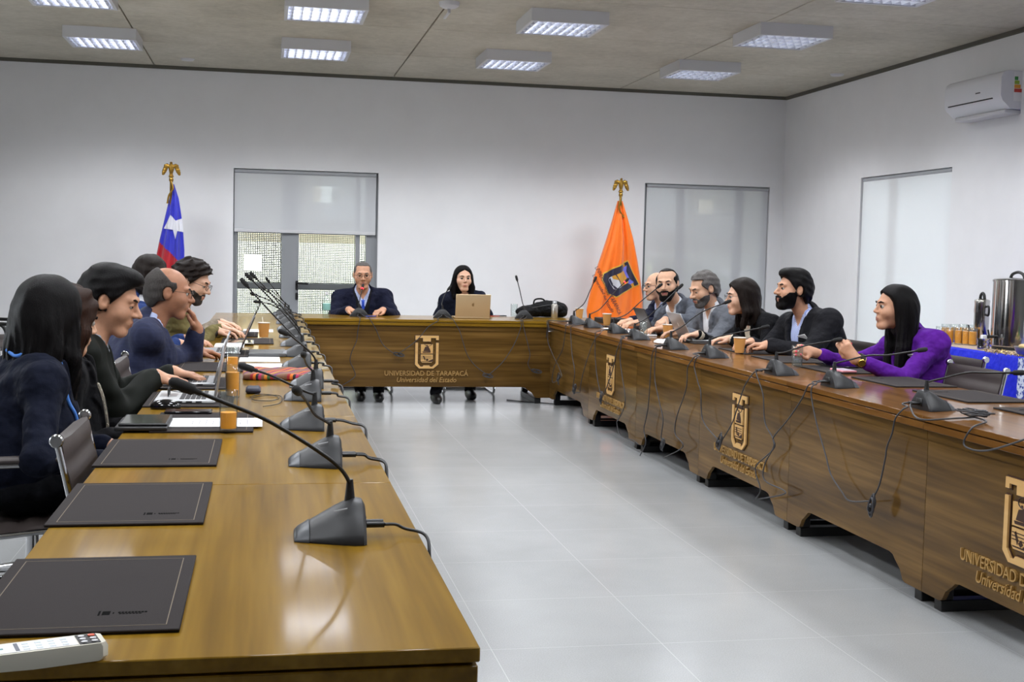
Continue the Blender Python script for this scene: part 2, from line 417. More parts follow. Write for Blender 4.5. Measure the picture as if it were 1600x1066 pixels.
# door_1: fixed light, leaf and narrow light in an aluminium frame, reached below the half-drawn blind
def glazed(name, x0, x1, top, stiles, rail_z, y):
    f = tag(MB().box(x0, x0+.045, y, y+.07, 0, top).box(x1-.055, x1, y, y+.07, 0, top).box(x0+.045, x1-.055, y, y+.07, top-.05, top).box(x0+.045, x1-.055, y, y+.07, 0, .05).build(name, m_alu), kind='structure')
    ss = MB()
    for a, b in stiles: ss.box(a, b, y-.004, y+.055, .05, top-.05, .004)
    ss.build('stile', m_alu, f)
    r = MB(); edges = [x0+.045] + [v for s in stiles for v in s] + [x1-.055]
    for i in range(0, len(edges), 2): r.box(edges[i], edges[i+1], y+.004, y+.05, rail_z-.035, rail_z+.035, .003)
    r.build('rail', mat('dark_aluminium', (104, 107, 108), .4, .3), f)
    g = MB()
    for i in range(0, len(edges), 2): g.box(edges[i], edges[i+1], y+.022, y+.03, .05, top-.05)
    g.build('pane', m_pane, f)
    return f
d1 = glazed('door_1', D1[0], D1[1], D1[3], [(.178, .37), (.985, 1.037), (1.1, 1.172)], .94, YB+.06)
hb = MB().box(.335, .365, YB+.02, YB+.055, .9, 1.0, .006).tube([(.35, YB+.045, .975), (.35, YB+.0, .975), (.36, YB-.012, .975), (.47, YB-.012, .97)], .011, 8)
hb.box(.335, .365, YB+.03, YB+.055, .79, .87, .008).build('handle', m_black, d1)
w2 = glazed('window_2', W2[0], W2[1], W2[3], [(4.7, 4.793), (5.404, 5.507)], .94, YB+.06)
w3 = tag(MB().box(XR+.06, XR+.12, W3[0], W3[0]+.05, 0, W3[3]).box(XR+.06, XR+.12, W3[1]-.05, W3[1], 0, W3[3]).box(XR+.06, XR+.12, W3[0]+.05, W3[1]-.05, W3[3]-.05, W3[3]).box(XR+.06, XR+.12, W3[0]+.05, W3[1]-.05, 0, .06).build('window_3', m_alu), kind='structure')
MB().box(XR+.06, XR+.11, 11.29, 11.47, .06, W3[3]-.05).build('stile', m_alu, w3)
MB().box(XR+.085, XR+.093, W3[0]+.05, W3[1]-.05, .06, W3[3]-.05).build('pane', m_pane, w3)
for i, hh in enumerate(LW_FILL):
    w = MB().box(XL-.14, XL-.08, hh[0], hh[1], hh[2], hh[2]+.05).box(XL-.14, XL-.08, hh[0], hh[1], hh[3]-.05, hh[3]).box(XL-.14, XL-.08, hh[0], hh[0]+.05, hh[2]+.05, hh[3]-.05).box(XL-.14, XL-.08, hh[1]-.05, hh[1], hh[2]+.05, hh[3]-.05)
    tag(w.build('window_%d' % (i+4), m_alu), kind='structure')  # frame of the added fill-light opening
def blind(label, x0, x1, z0, z1, y, m, bar=True):
    r = thing('roller_blind', label, 'blind', ((x0+x1)/2, y, z0), 0)
    MB().box(x0, x1, y-.0006, y+.0006, z0, z1-.03).build('fabric', m, r, True)
    MB().tube([(x0, y, z1-.022), (x1, y, z1-.022)], .02, 12).build('roller', m_blind_roll, r, True)
    if bar: MB().box(x0, x1, y-.007, y+.007, z0-.03, z0+.005, .004).build('bottom_bar', m_white, r, True)
    return r
m_blind_roll = mat('blind_roll_fabric', (168, 170, 174), .8)
blind('grey roller blind half drawn over the glazed door', D1[0]+.01, D1[1]-.025, 1.55, D1[3]-.005, YB+.025, m_blind)
blind('grey roller blind fully drawn over the back wall window beside the orange flag', W2[0]+.03, W2[1]-.01, .4, W2[3]-.005, YB+.025, m_blind)
r = thing('roller_blind', 'white roller blind glowing in the right wall window', 'blind', (XR+.02, 11.16, .4))
MB().box(XR+.0194, XR+.0206, W3[0]+.03, W3[1]-.01, .4, W3[3]-.035).build('fabric', m_blind_w, r, True)
MB().tube([(XR+.03, W3[0]+.03, W3[3]-.025), (XR+.03, W3[1]-.01, W3[3]-.025)], .02, 12).build('roller', m_blind_roll, r, True)
MB().box(XR+.012, XR+.028, W3[0]+.03, W3[1]-.01, .37, .405, .004).build('bottom_bar', m_white, r, True)
# outdoors: screen of perforated steel, ground, building and planting
def mesh_screen(label, x0, x1, z1, holes):
    """perforated sheet as crossing strips, with the square openings left out"""
    mb = MB(); p = .0195; w = .0054; y = YB+.34
    def cuts(a0, a1, hs):
        out = []; c = a0
        for h0, h1 in sorted(hs):
            if h0 > c: out.append((c, h0))
            c = max(c, h1)
        if c < a1: out.append((c, a1))
        return out
    for i in range(int((x1-x0)/p)+1):
        x = x0+i*p
        for a, b in cuts(0, z1, [(h[2], h[3]) for h in holes if h[0] < x < h[1]]): mb.box(x-w, x+w, y-.001, y+.001, a, b)
    for k in range(int(z1/p)+1):
        z = k*p
        for a, b in cuts(x0, x1, [(h[0], h[1]) for h in holes if h[2] < z < h[3]]): mb.box(a, b, y-.0012, y+.0008, z-w, z+w)
    return tag(mb.build('perforated_screen', m_steel, None, smooth=0, fix=False), label, 'screen')
mesh_screen('perforated steel screen with square openings outside the glazed door', D1[0]-.15, D1[1]+.15, 2.5, [(.53, .735, 1.88, 2.065), (-.225, -.035, 1.095, 1.275)])
mesh_screen('perforated steel screen with square openings outside the window by the orange flag', W2[0]-.15, W2[1]+.15, 2.5, [(5.06, 5.245, 1.885, 2.05), (4.43, 4.51, 1.12, 1.29)])
struct('ground', MB().box(-60, 60, YB+.23, 90, -.25, -.05), mat('dry_lawn', (182, 184, 158), .95, var=.3, vscale=2))
m_cream = mat('cream_render', (232, 226, 208), .9, var=.05); m_brick = mat('brick_red_wall', (160, 146, 124), .9, var=.2, vscale=5)
bld = thing('building', 'cream and brick building seen through the screens', 'building', (3, 27, -.05))
MB().box(-12, 3.2, 26, 32, -.05, 1.15).box(-12, 22, 27, 33, 1.15, 1.5).build('wall', m_cream, bld, True)
MB().box(-12, 22, 28, 34, 1.5, 6).build('upper_wall', m_brick, bld, True)
wb = MB()
for i in range(8): wb.box(-9+i*3.4, -7.4+i*3.4, 27.95, 28.05, 2.0, 3.2)
wb.build('window', mat('pale_window', (210, 214, 214), .3), bld, True)
for i, x in enumerate((-3.2, 7.0)):
    hg = local_mesh('hedge', lambda X, Y, Z: d_ell(X, Y, Z, (0, 0, .5), (1.8, .8, .9))+.08*np.sin(9*X)*np.sin(8*Z)*np.sin(7*Y), (-2.1, -1, -.1), (2.1, 1, 1.6), .09, (np.array((x, 22.0, -.05)), np.eye(3), 1), mat('hedge_green', (96, 112, 60), .9, var=.4, vscale=9), None)
    tag(hg, ('green hedge beyond the glazed door', 'green hedge beyond the window by the orange flag')[i], 'hedge')

# ------------------------------------------------------------------ ceiling fixtures
FX = [-1.45, .445, 2.33, 4.22]; FY = [12.06, 10.03, 8.06, 6.05, 4.04, 2.03]
m_tube = mat('fluorescent_tube', (235, 242, 255), .4, emit=10)
m_louv = mat('bright_louvre', (232, 234, 240), .3, .0)
m_louv_m = mat('mirror_louvre', (200, 200, 206), .25, 1)
def make_fixture():
    r = thing('ceiling_light', 'x', 'ceiling light', (0, 0, H), 0, 'square louvre light fittings under the ceiling')
    b = MB(); s = .312; z0 = -.1
    for a0, a1, c0, c1 in ((-s, s, -s, -s+.025), (-s, s, s-.025, s), (-s, -s+.025, -s+.025, s-.025), (s-.025, s, -s+.025, s-.025)): b.box(a0, a1, c0, c1, z0, 0)
    b.box(-s+.025, s-.025, -s+.025, s-.025, -.012, 0); b.build('housing', m_white, r)
    t = s-.027
    for i in range(4):
        x = (i-1.5)*.14
        MB().tube([(-t+.01, x, -.03), (t-.01, x, -.03)], .013, 10).build('tube', m_tube, r)
    l = MB(); w = .0028
    for i in range(5): l.box(-t, t, (i-2)*.14-w, (i-2)*.14+w, z0+.003, -.05)
    l.build('louvre_rail', m_louv_m, r)
    l = MB()
    for i in range(1, 9):
        x = -t+(i-.5)*2*t/8
        l.prism([(x-.0015, z0+.004), (x+.0015, z0+.004), (x+.017, -.048), (x-.017, -.048)], -t, t, lambda a, b, u: (a, u, b))
    l.build('louvre', m_louv, r)
    return r
IES = bpy.data.texts.new('louvre_cut_off')
_va = [0, 10, 20, 30, 40, 50, 56, 61, 66, 71, 76, 90]; _cd = [900, 950, 1080, 1300, 1620, 2050, 2150, 1700, 870, 340, 170, 30]
IES.write('IESNA:LM-63-1995\nTILT=NONE\n1 1000 1 %d 1 1 2 .5 .5 0\n1 1 100\n%s\n0\n%s\n' % (len(_va), ' '.join(map(str, _va)), ' '.join(map(str, _cd))))
def lamp(x, y):
    a = bpy.data.lights.new('fixture_light', 'AREA'); a.shape = 'SQUARE'; a.size = .5; a.energy = LAMP_W; a.color = (.94, .965, 1)
    a.use_nodes = True; t = a.node_tree; i = t.nodes.new('ShaderNodeTexIES'); i.mode = 'INTERNAL'; i.ies = IES; i.inputs['Strength'].default_value = .0104
    t.links.new(i.outputs[0], t.nodes['Emission'].inputs['Strength'])
    o = bpy.data.objects.new('fixture_light', a); COL.objects.link(o); o.location = (x, y, H-.104); return o
fx0 = None
side = ['over the left tables', 'between the left tables and the aisle', 'over the aisle', 'over the right tables']
rowN = ['in the row next to the back wall', 'in the second row from the back wall', 'in the third row from the back wall', 'in the fourth row from the back wall', 'in the fifth row from the back wall', 'in the sixth row from the back wall']
colN = ['leftmost', 'second from left', 'third from left', 'rightmost']
for j, y in enumerate(FY):
    for i, x in enumerate(FX):
        lab = '%s square white louvre light %s' % (colN[i], rowN[j])
        if fx0 is None: fx0 = make_fixture(); fx0.location = (x, y, H); fx0['label'] = lab
        else: dup(fx0, (x, y, H), 0, lab)
        lamp(x, y)
sp = thing('sprinkler', 'white round ceiling detector with a bracket', 'detector', (1.37, 9.72, H))
MB().lathe([(.001, -.05), (.05, -.045), (.075, -.03), (.08, -.012), (.08, 0)], 24).build('housing', m_white, sp)
MB().box(-.01, .01, -.01, .25, -.085, -.07, .003, mx=Matrix.Rotation(.0, 4, 'Z')).box(-.01, .01, .0, .02, -.075, -.04).build('bracket', m_white, sp)
for i, (px, py) in enumerate([(293, 92), (1308, 116)]):
    p = at(px, py, 2, H)
    s2 = MB().lathe([(.001, -.02), (.06, -.016), (.07, -.004), (.07, 0)], 20)
    o = tag(s2.build('ceiling_disc', m_white), ['small white ceiling disc near the back wall at the left', 'small white ceiling disc near the right wall'][i], 'detector', 'small flush ceiling discs'); o.location = p
# air conditioner on the right wall
ac = thing('air_conditioner', 'white split air conditioner high on the right wall', 'air conditioner', (XR, 9.6, 2.62))
ax0, ay0, ay1, az0, az1 = XR-.24, 9.2, 10.05, 2.6, 2.9
prof = [(XR, az0), (XR, az1), (ax0+.05, az1), (ax0+.015, az1-.02), (ax0, az1-.06), (ax0, az0+.1), (ax0+.02, az0+.06), (ax0+.09, az0)]
MB().prism(prof, ay0, ay1, lambda a, b, t: (a, t, b)).build('casing', mat('air_conditioner_white', (222, 223, 228), .35), ac, True)
MB().box(ax0-.0015, ax0+.02, ay0+.12, ay1-.06, az0+.085, az0+.094).build('outlet_slot', m_black, ac, True)
MB().box(ax0+.07, XR-.02, ay0+.05, ay1-.05, az0-.035, az0-.001, .008, mx=None).build('louvre_flap', m_white, ac, True)
MB().box(ax0-.001, ax0+.001, 9.5, 9.57, az0+.15, az0+.16).build('badge', mat('badge_grey', (70, 70, 74), .4), ac, True)
sk = MB().box(XR-.13, XR-.005, ay0-.0015, ay0, az0+.06, az1-.01, mi=0)
for i, c in enumerate(range(1, 5)): sk.box(XR-.125, XR-.125+.03+.012*i, ay0-.003, ay0-.001, az1-.075-.032*i, az1-.047-.032*i, mi=c)
sk.build('energy_sticker', [m_paper, mat('sticker_green', (60, 140, 70), .6), mat('sticker_lime', (150, 180, 60), .6), mat('sticker_orange', (220, 150, 50), .6), mat('sticker_red', (190, 60, 50), .6)], ac, True)

# ------------------------------------------------------------------ tables
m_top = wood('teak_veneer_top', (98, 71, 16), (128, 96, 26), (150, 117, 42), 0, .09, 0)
m_top_r = wood('teak_veneer_top_shaded', (80, 50, 20), (108, 71, 30), (134, 93, 45), 0, .09, 0)  # same veneer as the left tops, duller light put into the darker colour
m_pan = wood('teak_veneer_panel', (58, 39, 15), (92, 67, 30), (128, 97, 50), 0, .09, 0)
m_leg = mat('black_steel', (14, 14, 15), .4)
m_emb = wood('light_carved_wood', (196, 152, 92), (208, 166, 106), (218, 180, 122), 0, .5, 0)
m_burn = mat('burnt_wood_edge', (58, 32, 16), .6)
def offset_poly(p, d):
    n = len(p); ar = sum(p[i][0]*p[(i+1) % n][1]-p[(i+1) % n][0]*p[i][1] for i in range(n)); sg = 1 if ar > 0 else -1; out = []
    for i in range(n):
        a, b, c = Vector(p[i-1]), Vector(p[i]), Vector(p[(i+1) % n]); e1 = (b-a).normalized(); e2 = (c-b).normalized()
        n1 = Vector((e1.y, -e1.x))*sg; n2 = Vector((e2.y, -e2.x))*sg; m = n1+n2; L = m.length_squared
        out.append(tuple(b+m*(2*d/L)) if L > .2 else tuple(b+n1*d))
    return out
E_T = [(215, 160), (570, 160), (570, 225), (530, 225), (530, 195), (450, 195), (450, 250), (330, 250), (330, 195), (255, 195), (255, 225), (215, 225)]
E_U = [(215, 268), (215, 600), (278, 660), (492, 660), (570, 595), (570, 268), (530, 268), (530, 580), (478, 632), (445, 632), (432, 612), (345, 612), (330, 632), (300, 632), (255, 580), (255, 268)]
E_P1 = [(300, 292), (484, 292), (484, 432), (300, 432)]
E_P2 = [(300, 446), (484, 446), (484, 545), (465, 570), (320, 570), (300, 545)]
E_D = [[(338, 395), (362, 330), (412, 322), (440, 372), (448, 398)], [(322, 402), (448, 398), (446, 418), (330, 420)], [(385, 300), (402, 300), (406, 318), (382, 318)], [(412, 545), (484, 515), (484, 545), (440, 556)], [(330, 470), (345, 462), (372, 512), (362, 540)], [(372, 530), (400, 505), (420, 530), (396, 548)], [(312, 550), (478, 550), (470, 558), (322, 558)]]
def en(p, w=.216): return [((x-392)/370*w, (405-y)/370*w+.465) for x, y in p]
def emblem(parent, yp, w=.216):
    """yp: local y of the panel face (the aisle is towards -y)"""
    f = lambda a, b, t: (a, yp-t, b)
    bk = MB()
    for p in (E_T, E_U, E_P1, E_P2): bk.prism(offset_poly(en(p), .005), 0, .004, f)
    e = bk.build('emblem', m_burn, parent)
    fr = MB()
    for p in (E_T, E_U, E_P1, E_P2): fr.prism(en(p), .004, .012, f)
    fr.build('relief', m_emb, e)
    dk = MB()
    for p in E_D: dk.prism(en(p), .012, .0135, f)
    dk.tube([f(.01+.032*math.cos(i*PI/6), .535+.02*math.sin(i*PI/6), .0125) for i in range(12)], .0025, 6, closed=True)
    for i in range(3): dk.box(-.05, .045, yp-.0135, yp-.012, .425-.012*i, .428-.012*i)
    dk.build('engraving', m_burn, e)
    for body, size, z, wd, sh, nm in (('UNIVERSIDAD DE TARAPACÁ', .062, .252, .745, 0, 'lettering'), ('Universidad del Estado', .062, .195, .53, .22, 'lettering')):
        vs, fs = text_mesh(body, size, .005, sh, 'CENTER', wd)
        MB().add([(v.x, yp-.005-v.z, v.y+z) for v in vs], fs).build(nm, mat('gilt_letter', (166, 130, 72), .5), parent, smooth=0)
def desk(label, L, mark, low=(True, True), loc=(0, 0, 0), rz=0, dep=.757, ext=0, top=None, group='wooden desks joined into a U'):
    r = thing('conference_desk', label, 'desk', loc, rz, group)
    h = L/2; e = .0015
    MB().box(-h+e, h-e, 0, dep, .727, .75, .002).build('tabletop', top or m_top, r)
    MB().box(-h+e, h-e, .003, dep-.003, .695, .7225, .002).box(-h+.02, h-.02, .02, dep-.02, .7225, .727).build('edge_band', top or m_top, r)
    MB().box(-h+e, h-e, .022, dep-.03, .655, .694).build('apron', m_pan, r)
    zl, zh = .055, .152; b0, b1 = .13, .25
    def end(sg):
        return [(sg*(h-e), zl), (sg*(h-b0), zl), (sg*(h-b0-.02), zl+.006), (sg*(h-b0-.045), zl+.045), (sg*(h-b1+.03), zh-.022), (sg*(h-b1+.012), zh-.006), (sg*(h-b1-.02), zh)]
    hp = h; h = h+ext
    pl = [(-h+e, .655), (h-e, .655)] + (end(1) if low[1] else [(h-e, zh)]) + (end(-1)[::-1] if low[0] else [(-h+e, zh)])
    MB().prism(pl, .026, .045, lambda a, b, t: (a, t, b)).build('front_panel', m_pan, r, smooth=20); h = hp
    for sg, lo in ((-1, low[0]), (1, low[1])):
        if not lo: continue
        x = sg*(h-.075); l = MB()
        l.box(x-.028, x+.028, .055, dep-.06, 0, .045, .003).box(x-.028, x+.028, .075, dep-.08, .085, .13, .003)
        l.box(x-.028, x+.028, .055, .105, .0455, .65, .003).box(x-.028, x+.028, dep-.14, dep-.09, .0455, .65, .003)
        l.build('leg', m_leg, r)
    if mark: emblem(r, .026)
    return r
BZ = TB+.026
B = [4.45+1.3*k for k in range(-2, 6)]       # 1.85 ... 10.95
pos = ['nearest the camera', 'second', 'third', 'fourth', 'fifth', 'sixth', 'seventh, at the corner']
for k in range(7):
    a, b = B[k], (B[k+1] if k < 6 else BZ)
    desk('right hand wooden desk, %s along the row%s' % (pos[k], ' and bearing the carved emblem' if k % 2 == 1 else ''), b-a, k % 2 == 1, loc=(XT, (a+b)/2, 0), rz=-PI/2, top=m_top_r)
    if k == 0: a = 1.8
    desk('left hand wooden desk, %s along the row' % pos[k], b-a, False, loc=(XA, (a+b)/2, 0), rz=PI/2, dep=XA-XO)
desk('wooden head desk across the back with the carved emblem', XT-XA, True, loc=((XA+XT)/2, TB, 0), rz=0, ext=.04)
for x0, x1, lab in ((XO, XA-.002, 'wooden corner top joining the left row to the head desk'), (XT+.002, XT+.757, 'wooden corner top joining the right row to the head desk')):
    c = thing('corner_desk', lab, 'desk', ((x0+x1)/2, 11.36, 0), 0, 'wooden desks joined into a U')
    MB().box(x0, x1, BZ+.002, TB+.757, .7, .75, .003).build('tabletop', m_top, c, True)
    MB().box(x0+.03, x1-.03, 11.05, TB+.72, .655, .699).build('apron', m_pan, c, True)
    for y in (11.1, 11.65): MB().box((x0+x1)/2-.03, (x0+x1)/2+.03, y-.03, y+.03, 0, .654, .003).build('leg', m_leg, c, True)
# ------------------------------------------------------------------ people
def skin_mat(name, c):
    t = NT(name); v = t.coords(); n = t.noise(v, 40, 4); c4 = lin(c)
    t.l(t.ramp(n, [(.3, tuple(x*.9 for x in c4[:3])+(1,)), (.7, tuple(min(1, x*1.08) for x in c4[:3])+(1,))]), t.p.inputs['Base Color'])
    t.p.inputs['Roughness'].default_value = .5; t.p.inputs['Subsurface Weight'].default_value = .08; t.p.inputs['Subsurface Radius'].default_value = (.012, .005, .003)
    t.p.inputs['Specular IOR Level'].default_value = .35; return t.m
def hair_mat(name, c):
    t = NT(name); v = t.coords((160, 160, 14)); n = t.noise(v, 2.2, 5, .7); c4 = lin(c)
    t.l(t.ramp(n, [(.35, tuple(x*.55 for x in c4[:3])+(1,)), (.65, tuple(min(1, x*1.3) for x in c4[:3])+(1,))]), t.p.inputs['Base Color'])
    t.p.inputs['Roughness'].default_value = .42; t.p.inputs['Specular IOR Level'].default_value = .1; t.bump(n, .6, .008); return t.m
SKIN = {k: skin_mat('skin_'+k, c) for k, c in dict(fair=(214, 170, 144), tan=(194, 146, 118), brown=(164, 116, 90), olive=(204, 160, 132)).items()}
LIPS = {k: mat('lips_'+k, c, .4) for k, c in dict(fair=(186, 120, 108), tan=(160, 104, 90), brown=(128, 84, 70), olive=(172, 104, 98)).items()}
HAIR = {k: hair_mat('hair_'+k, c) for k, c in dict(black=(15, 13, 14), dark=(30, 23, 20), brown=(48, 30, 22), grey=(96, 92, 90), salt=(66, 62, 60)).items()}
m_eye = mat('eye_white', (176, 170, 164), .3); m_iris = mat('dark_iris', (24, 16, 12), .2)
m_shoe = mat('black_leather', (14, 13, 13), .3)
m_frame = mat('black_spectacle_frame', (18, 18, 20), .3); m_wire = mat('dark_metal_spectacle_frame', (60, 52, 46), .3, .6)
m_lens = m_pane
def head_d(x, y, z, q):
    jw = q.get('jaw', 1); f = q.get('full', 1); fm = q.get('fem', 0)
    d = d_ell(x, y, z, (0, -.016, .028), (.077, .097, .087))
    d = smin(d, d_ell(x, y, z, (0, .018, -.035), (.061*jw*f, .072, .078)), .035)
    d = smin(d, d_cone(x, y, z, (-.02*jw, .066, -.1), (.02*jw, .066, -.1), .021, .021), .03)
    ax = np.abs(x)
    d = smin(d, d_ell(ax, y, z, (.042, .052, -.028), (.027, .027, .027)), .025)
    d = smin(d, d_cone(ax, y, z, (.012, .086-.004*fm, .03), (.044, .074-.003*fm, .027), .011-.003*fm, .009-.002*fm), .014)
    d = smax(d, -d_ell(ax, y, z, (.032, .1, .006), (.021, .02, .0125)), .012)
    d = smin(d, d_cone(x, y, z, (0, .087-.002*fm, .012), (0, .113-.006*fm, -.024+.003*fm), .0075-.001*fm, .0115-.003*fm), .014)
    d = smin(d, d_ell(ax, y, z, (.0125-.002*fm, .098-.003*fm, -.028+.002*fm), (.009-.002*fm, .012, .0085-.002*fm)), .007)
    d = smin(d, d_ell(x, y, z, (0, .0805-.002*fm, -.06), (.03, .0165, .018)), .014)
    d = smin(d, d_ell(x, y, z, (0, .0925-.0015*fm, -.0565), (.0195, .0075, .0048)), .004)
    d = smin(d, d_ell(x, y, z, (0, .0912-.0015*fm, -.067), (.0165, .008, .006)), .004)
    d = smax(d, -d_ell(x, y, z, (0, .106-.0015*fm, -.0612), (.021, .012, .0014+.006*q.get('open', 0))), .003)
    # eyelids
    d = smin(d, smax(d_ell(ax, y, z, (.031, .0745, .007), (.0158, .0156, .0156)), -(z-.0095+q.get('lid', 0)), .002), .003)
    # ears
    e = d_ell(ax, y, z, (.079, -.012, -.002), (.011, .021, .032)); e = smax(e, -d_ell(ax, y, z, (.092, -.006, .003), (.009, .011, .018)), .005)
    return smin(d, e, .008)
def cyl(v): return np.array(v, float)
def unit(v): v = np.array(v, float); return v/np.linalg.norm(v)
def frame(o, yaw, pitch=0, tilt=0, sc=1):
    """yaw: direction of the face in the plan (degrees from +x); rows are right, forward, up"""
    a, p, t = (math.radians(v) for v in (yaw, pitch, tilt))
    f = np.array([math.cos(a)*math.cos(p), math.sin(a)*math.cos(p), math.sin(p)]); r = np.array([math.sin(a), -math.cos(a), 0]); u = np.cross(r, f)
    return np.array(o, float), np.array([r*math.cos(t)+u*math.sin(t), f, u*math.cos(t)-r*math.sin(t)]), sc
FING = [(.030, .092, .98), (.010, .098, 1.08), (-.011, .094, 1.0), (-.030, .084, .8)]
def hand(F, w, d, n, curl, side, spread=.0, thumb=.5, sc=1.0, seg=None):
    """w wrist, d direction of the fingers, n the way the palm faces, side +1 when the thumb lies along d x n"""
    w = np.array(w, float); d = unit(d); n = np.array(n, float); n = unit(n-d*(n@d)); s = np.cross(d, n)*side
    P = lambda a, b, c: w+(s*a+d*b+n*c)*sc
    F.cone(P(.012, -.01, 0), P(0, .03, 0), .024*sc, .022*sc, .02)
    for a, L, k in FING: F.cone(P(a*.55, .02, .0), P(a, L*.93, .0), .0155*sc, .0125*sc, .012)
    F.cone(P(.02, .03, .012), P(.012, .055, .012), .016*sc, .012*sc, .014)
    tips = []
    for i, (a, L, k) in enumerate(FING):
        p = P(a, L*.95, 0); ang = 0; cc = curl[i] if isinstance(curl, (list, tuple)) else curl
        for j, (l, r0, r1) in enumerate(((.042, .0098, .0092), (.027, .0092, .0086), (.022, .0086, .0072))):
            ang += cc*(.8, 1.15, .8)[j]
            dv = d*math.cos(ang)+n*math.sin(ang)+s*(a*spread*8)*(1 if j == 0 else .5)
            q = p+unit(dv)*l*k*sc; F.cone(p, q, r0*sc, r1*sc, .004); p = q
        tips.append((p, unit(dv)))
    p0, p1 = P(.018, .018, .006), P(.048, .048, .010+.018*thumb); p2 = P(.052-.012*thumb, .078, .012+.034*thumb); p3 = P(.047-.022*thumb, .1, .012+.046*thumb)
    F.cone(p0, p1, .0165*sc, .0125*sc, .012); F.cone(p1, p2, .0118*sc, .0105*sc, .005); F.cone(p2, p3, .0103*sc, .0085*sc, .004)
    tips.append((p3, unit(p3-p2))); return tips
def ik(S, Wp, l1, l2, pole):
    S, Wp = np.array(S, float), np.array(Wp, float); D = Wp-S; L = np.linalg.norm(D); L2 = min(L, (l1+l2)*.985); u = D/L
    Wp2 = Wp
    a = (l1*l1-l2*l2+L2*L2)/(2*L2); h = math.sqrt(max(l1*l1-a*a, 1e-5)); p = np.array(pole, float); p = unit(p-u*(p@u))
    return S+u*a*(L/L2)+p*h
PEOPLE_TABLE = .75
def surf_y(F, tf, x, z):
    """where the front of a modelled garment lies, in torso coordinates"""
    o, R, _ = tf; ys = np.arange(.26, -.05, -.004)
    P = o+np.stack([np.full_like(ys, x), ys, np.full_like(ys, z)], 1)@R; ix = np.round((P-F.lo)/F.h).astype(int)
    for y, (i, j, k) in zip(ys, ix):
        if 0 <= i < F.d.shape[0] and 0 <= j < F.d.shape[1] and 0 <= k < F.d.shape[2] and F.d[i, j, k] < 0: return y
    return .1
def surf_top(F, tf, x, y):
    """height of the top of a modelled garment above (x, y) in torso coordinates"""
    o, R, _ = tf; zs = np.arange(.08, -.3, -.004)
    P = o+np.stack([np.full_like(zs, x), np.full_like(zs, y), zs], 1)@R; ix = np.round((P-F.lo)/F.h).astype(int)
    for z, (i, j, k) in zip(zs, ix):
        if 0 <= i < F.d.shape[0] and 0 <= j < F.d.shape[1] and 0 <= k < F.d.shape[2] and F.d[i, j, k] < 0: return z
    return 0
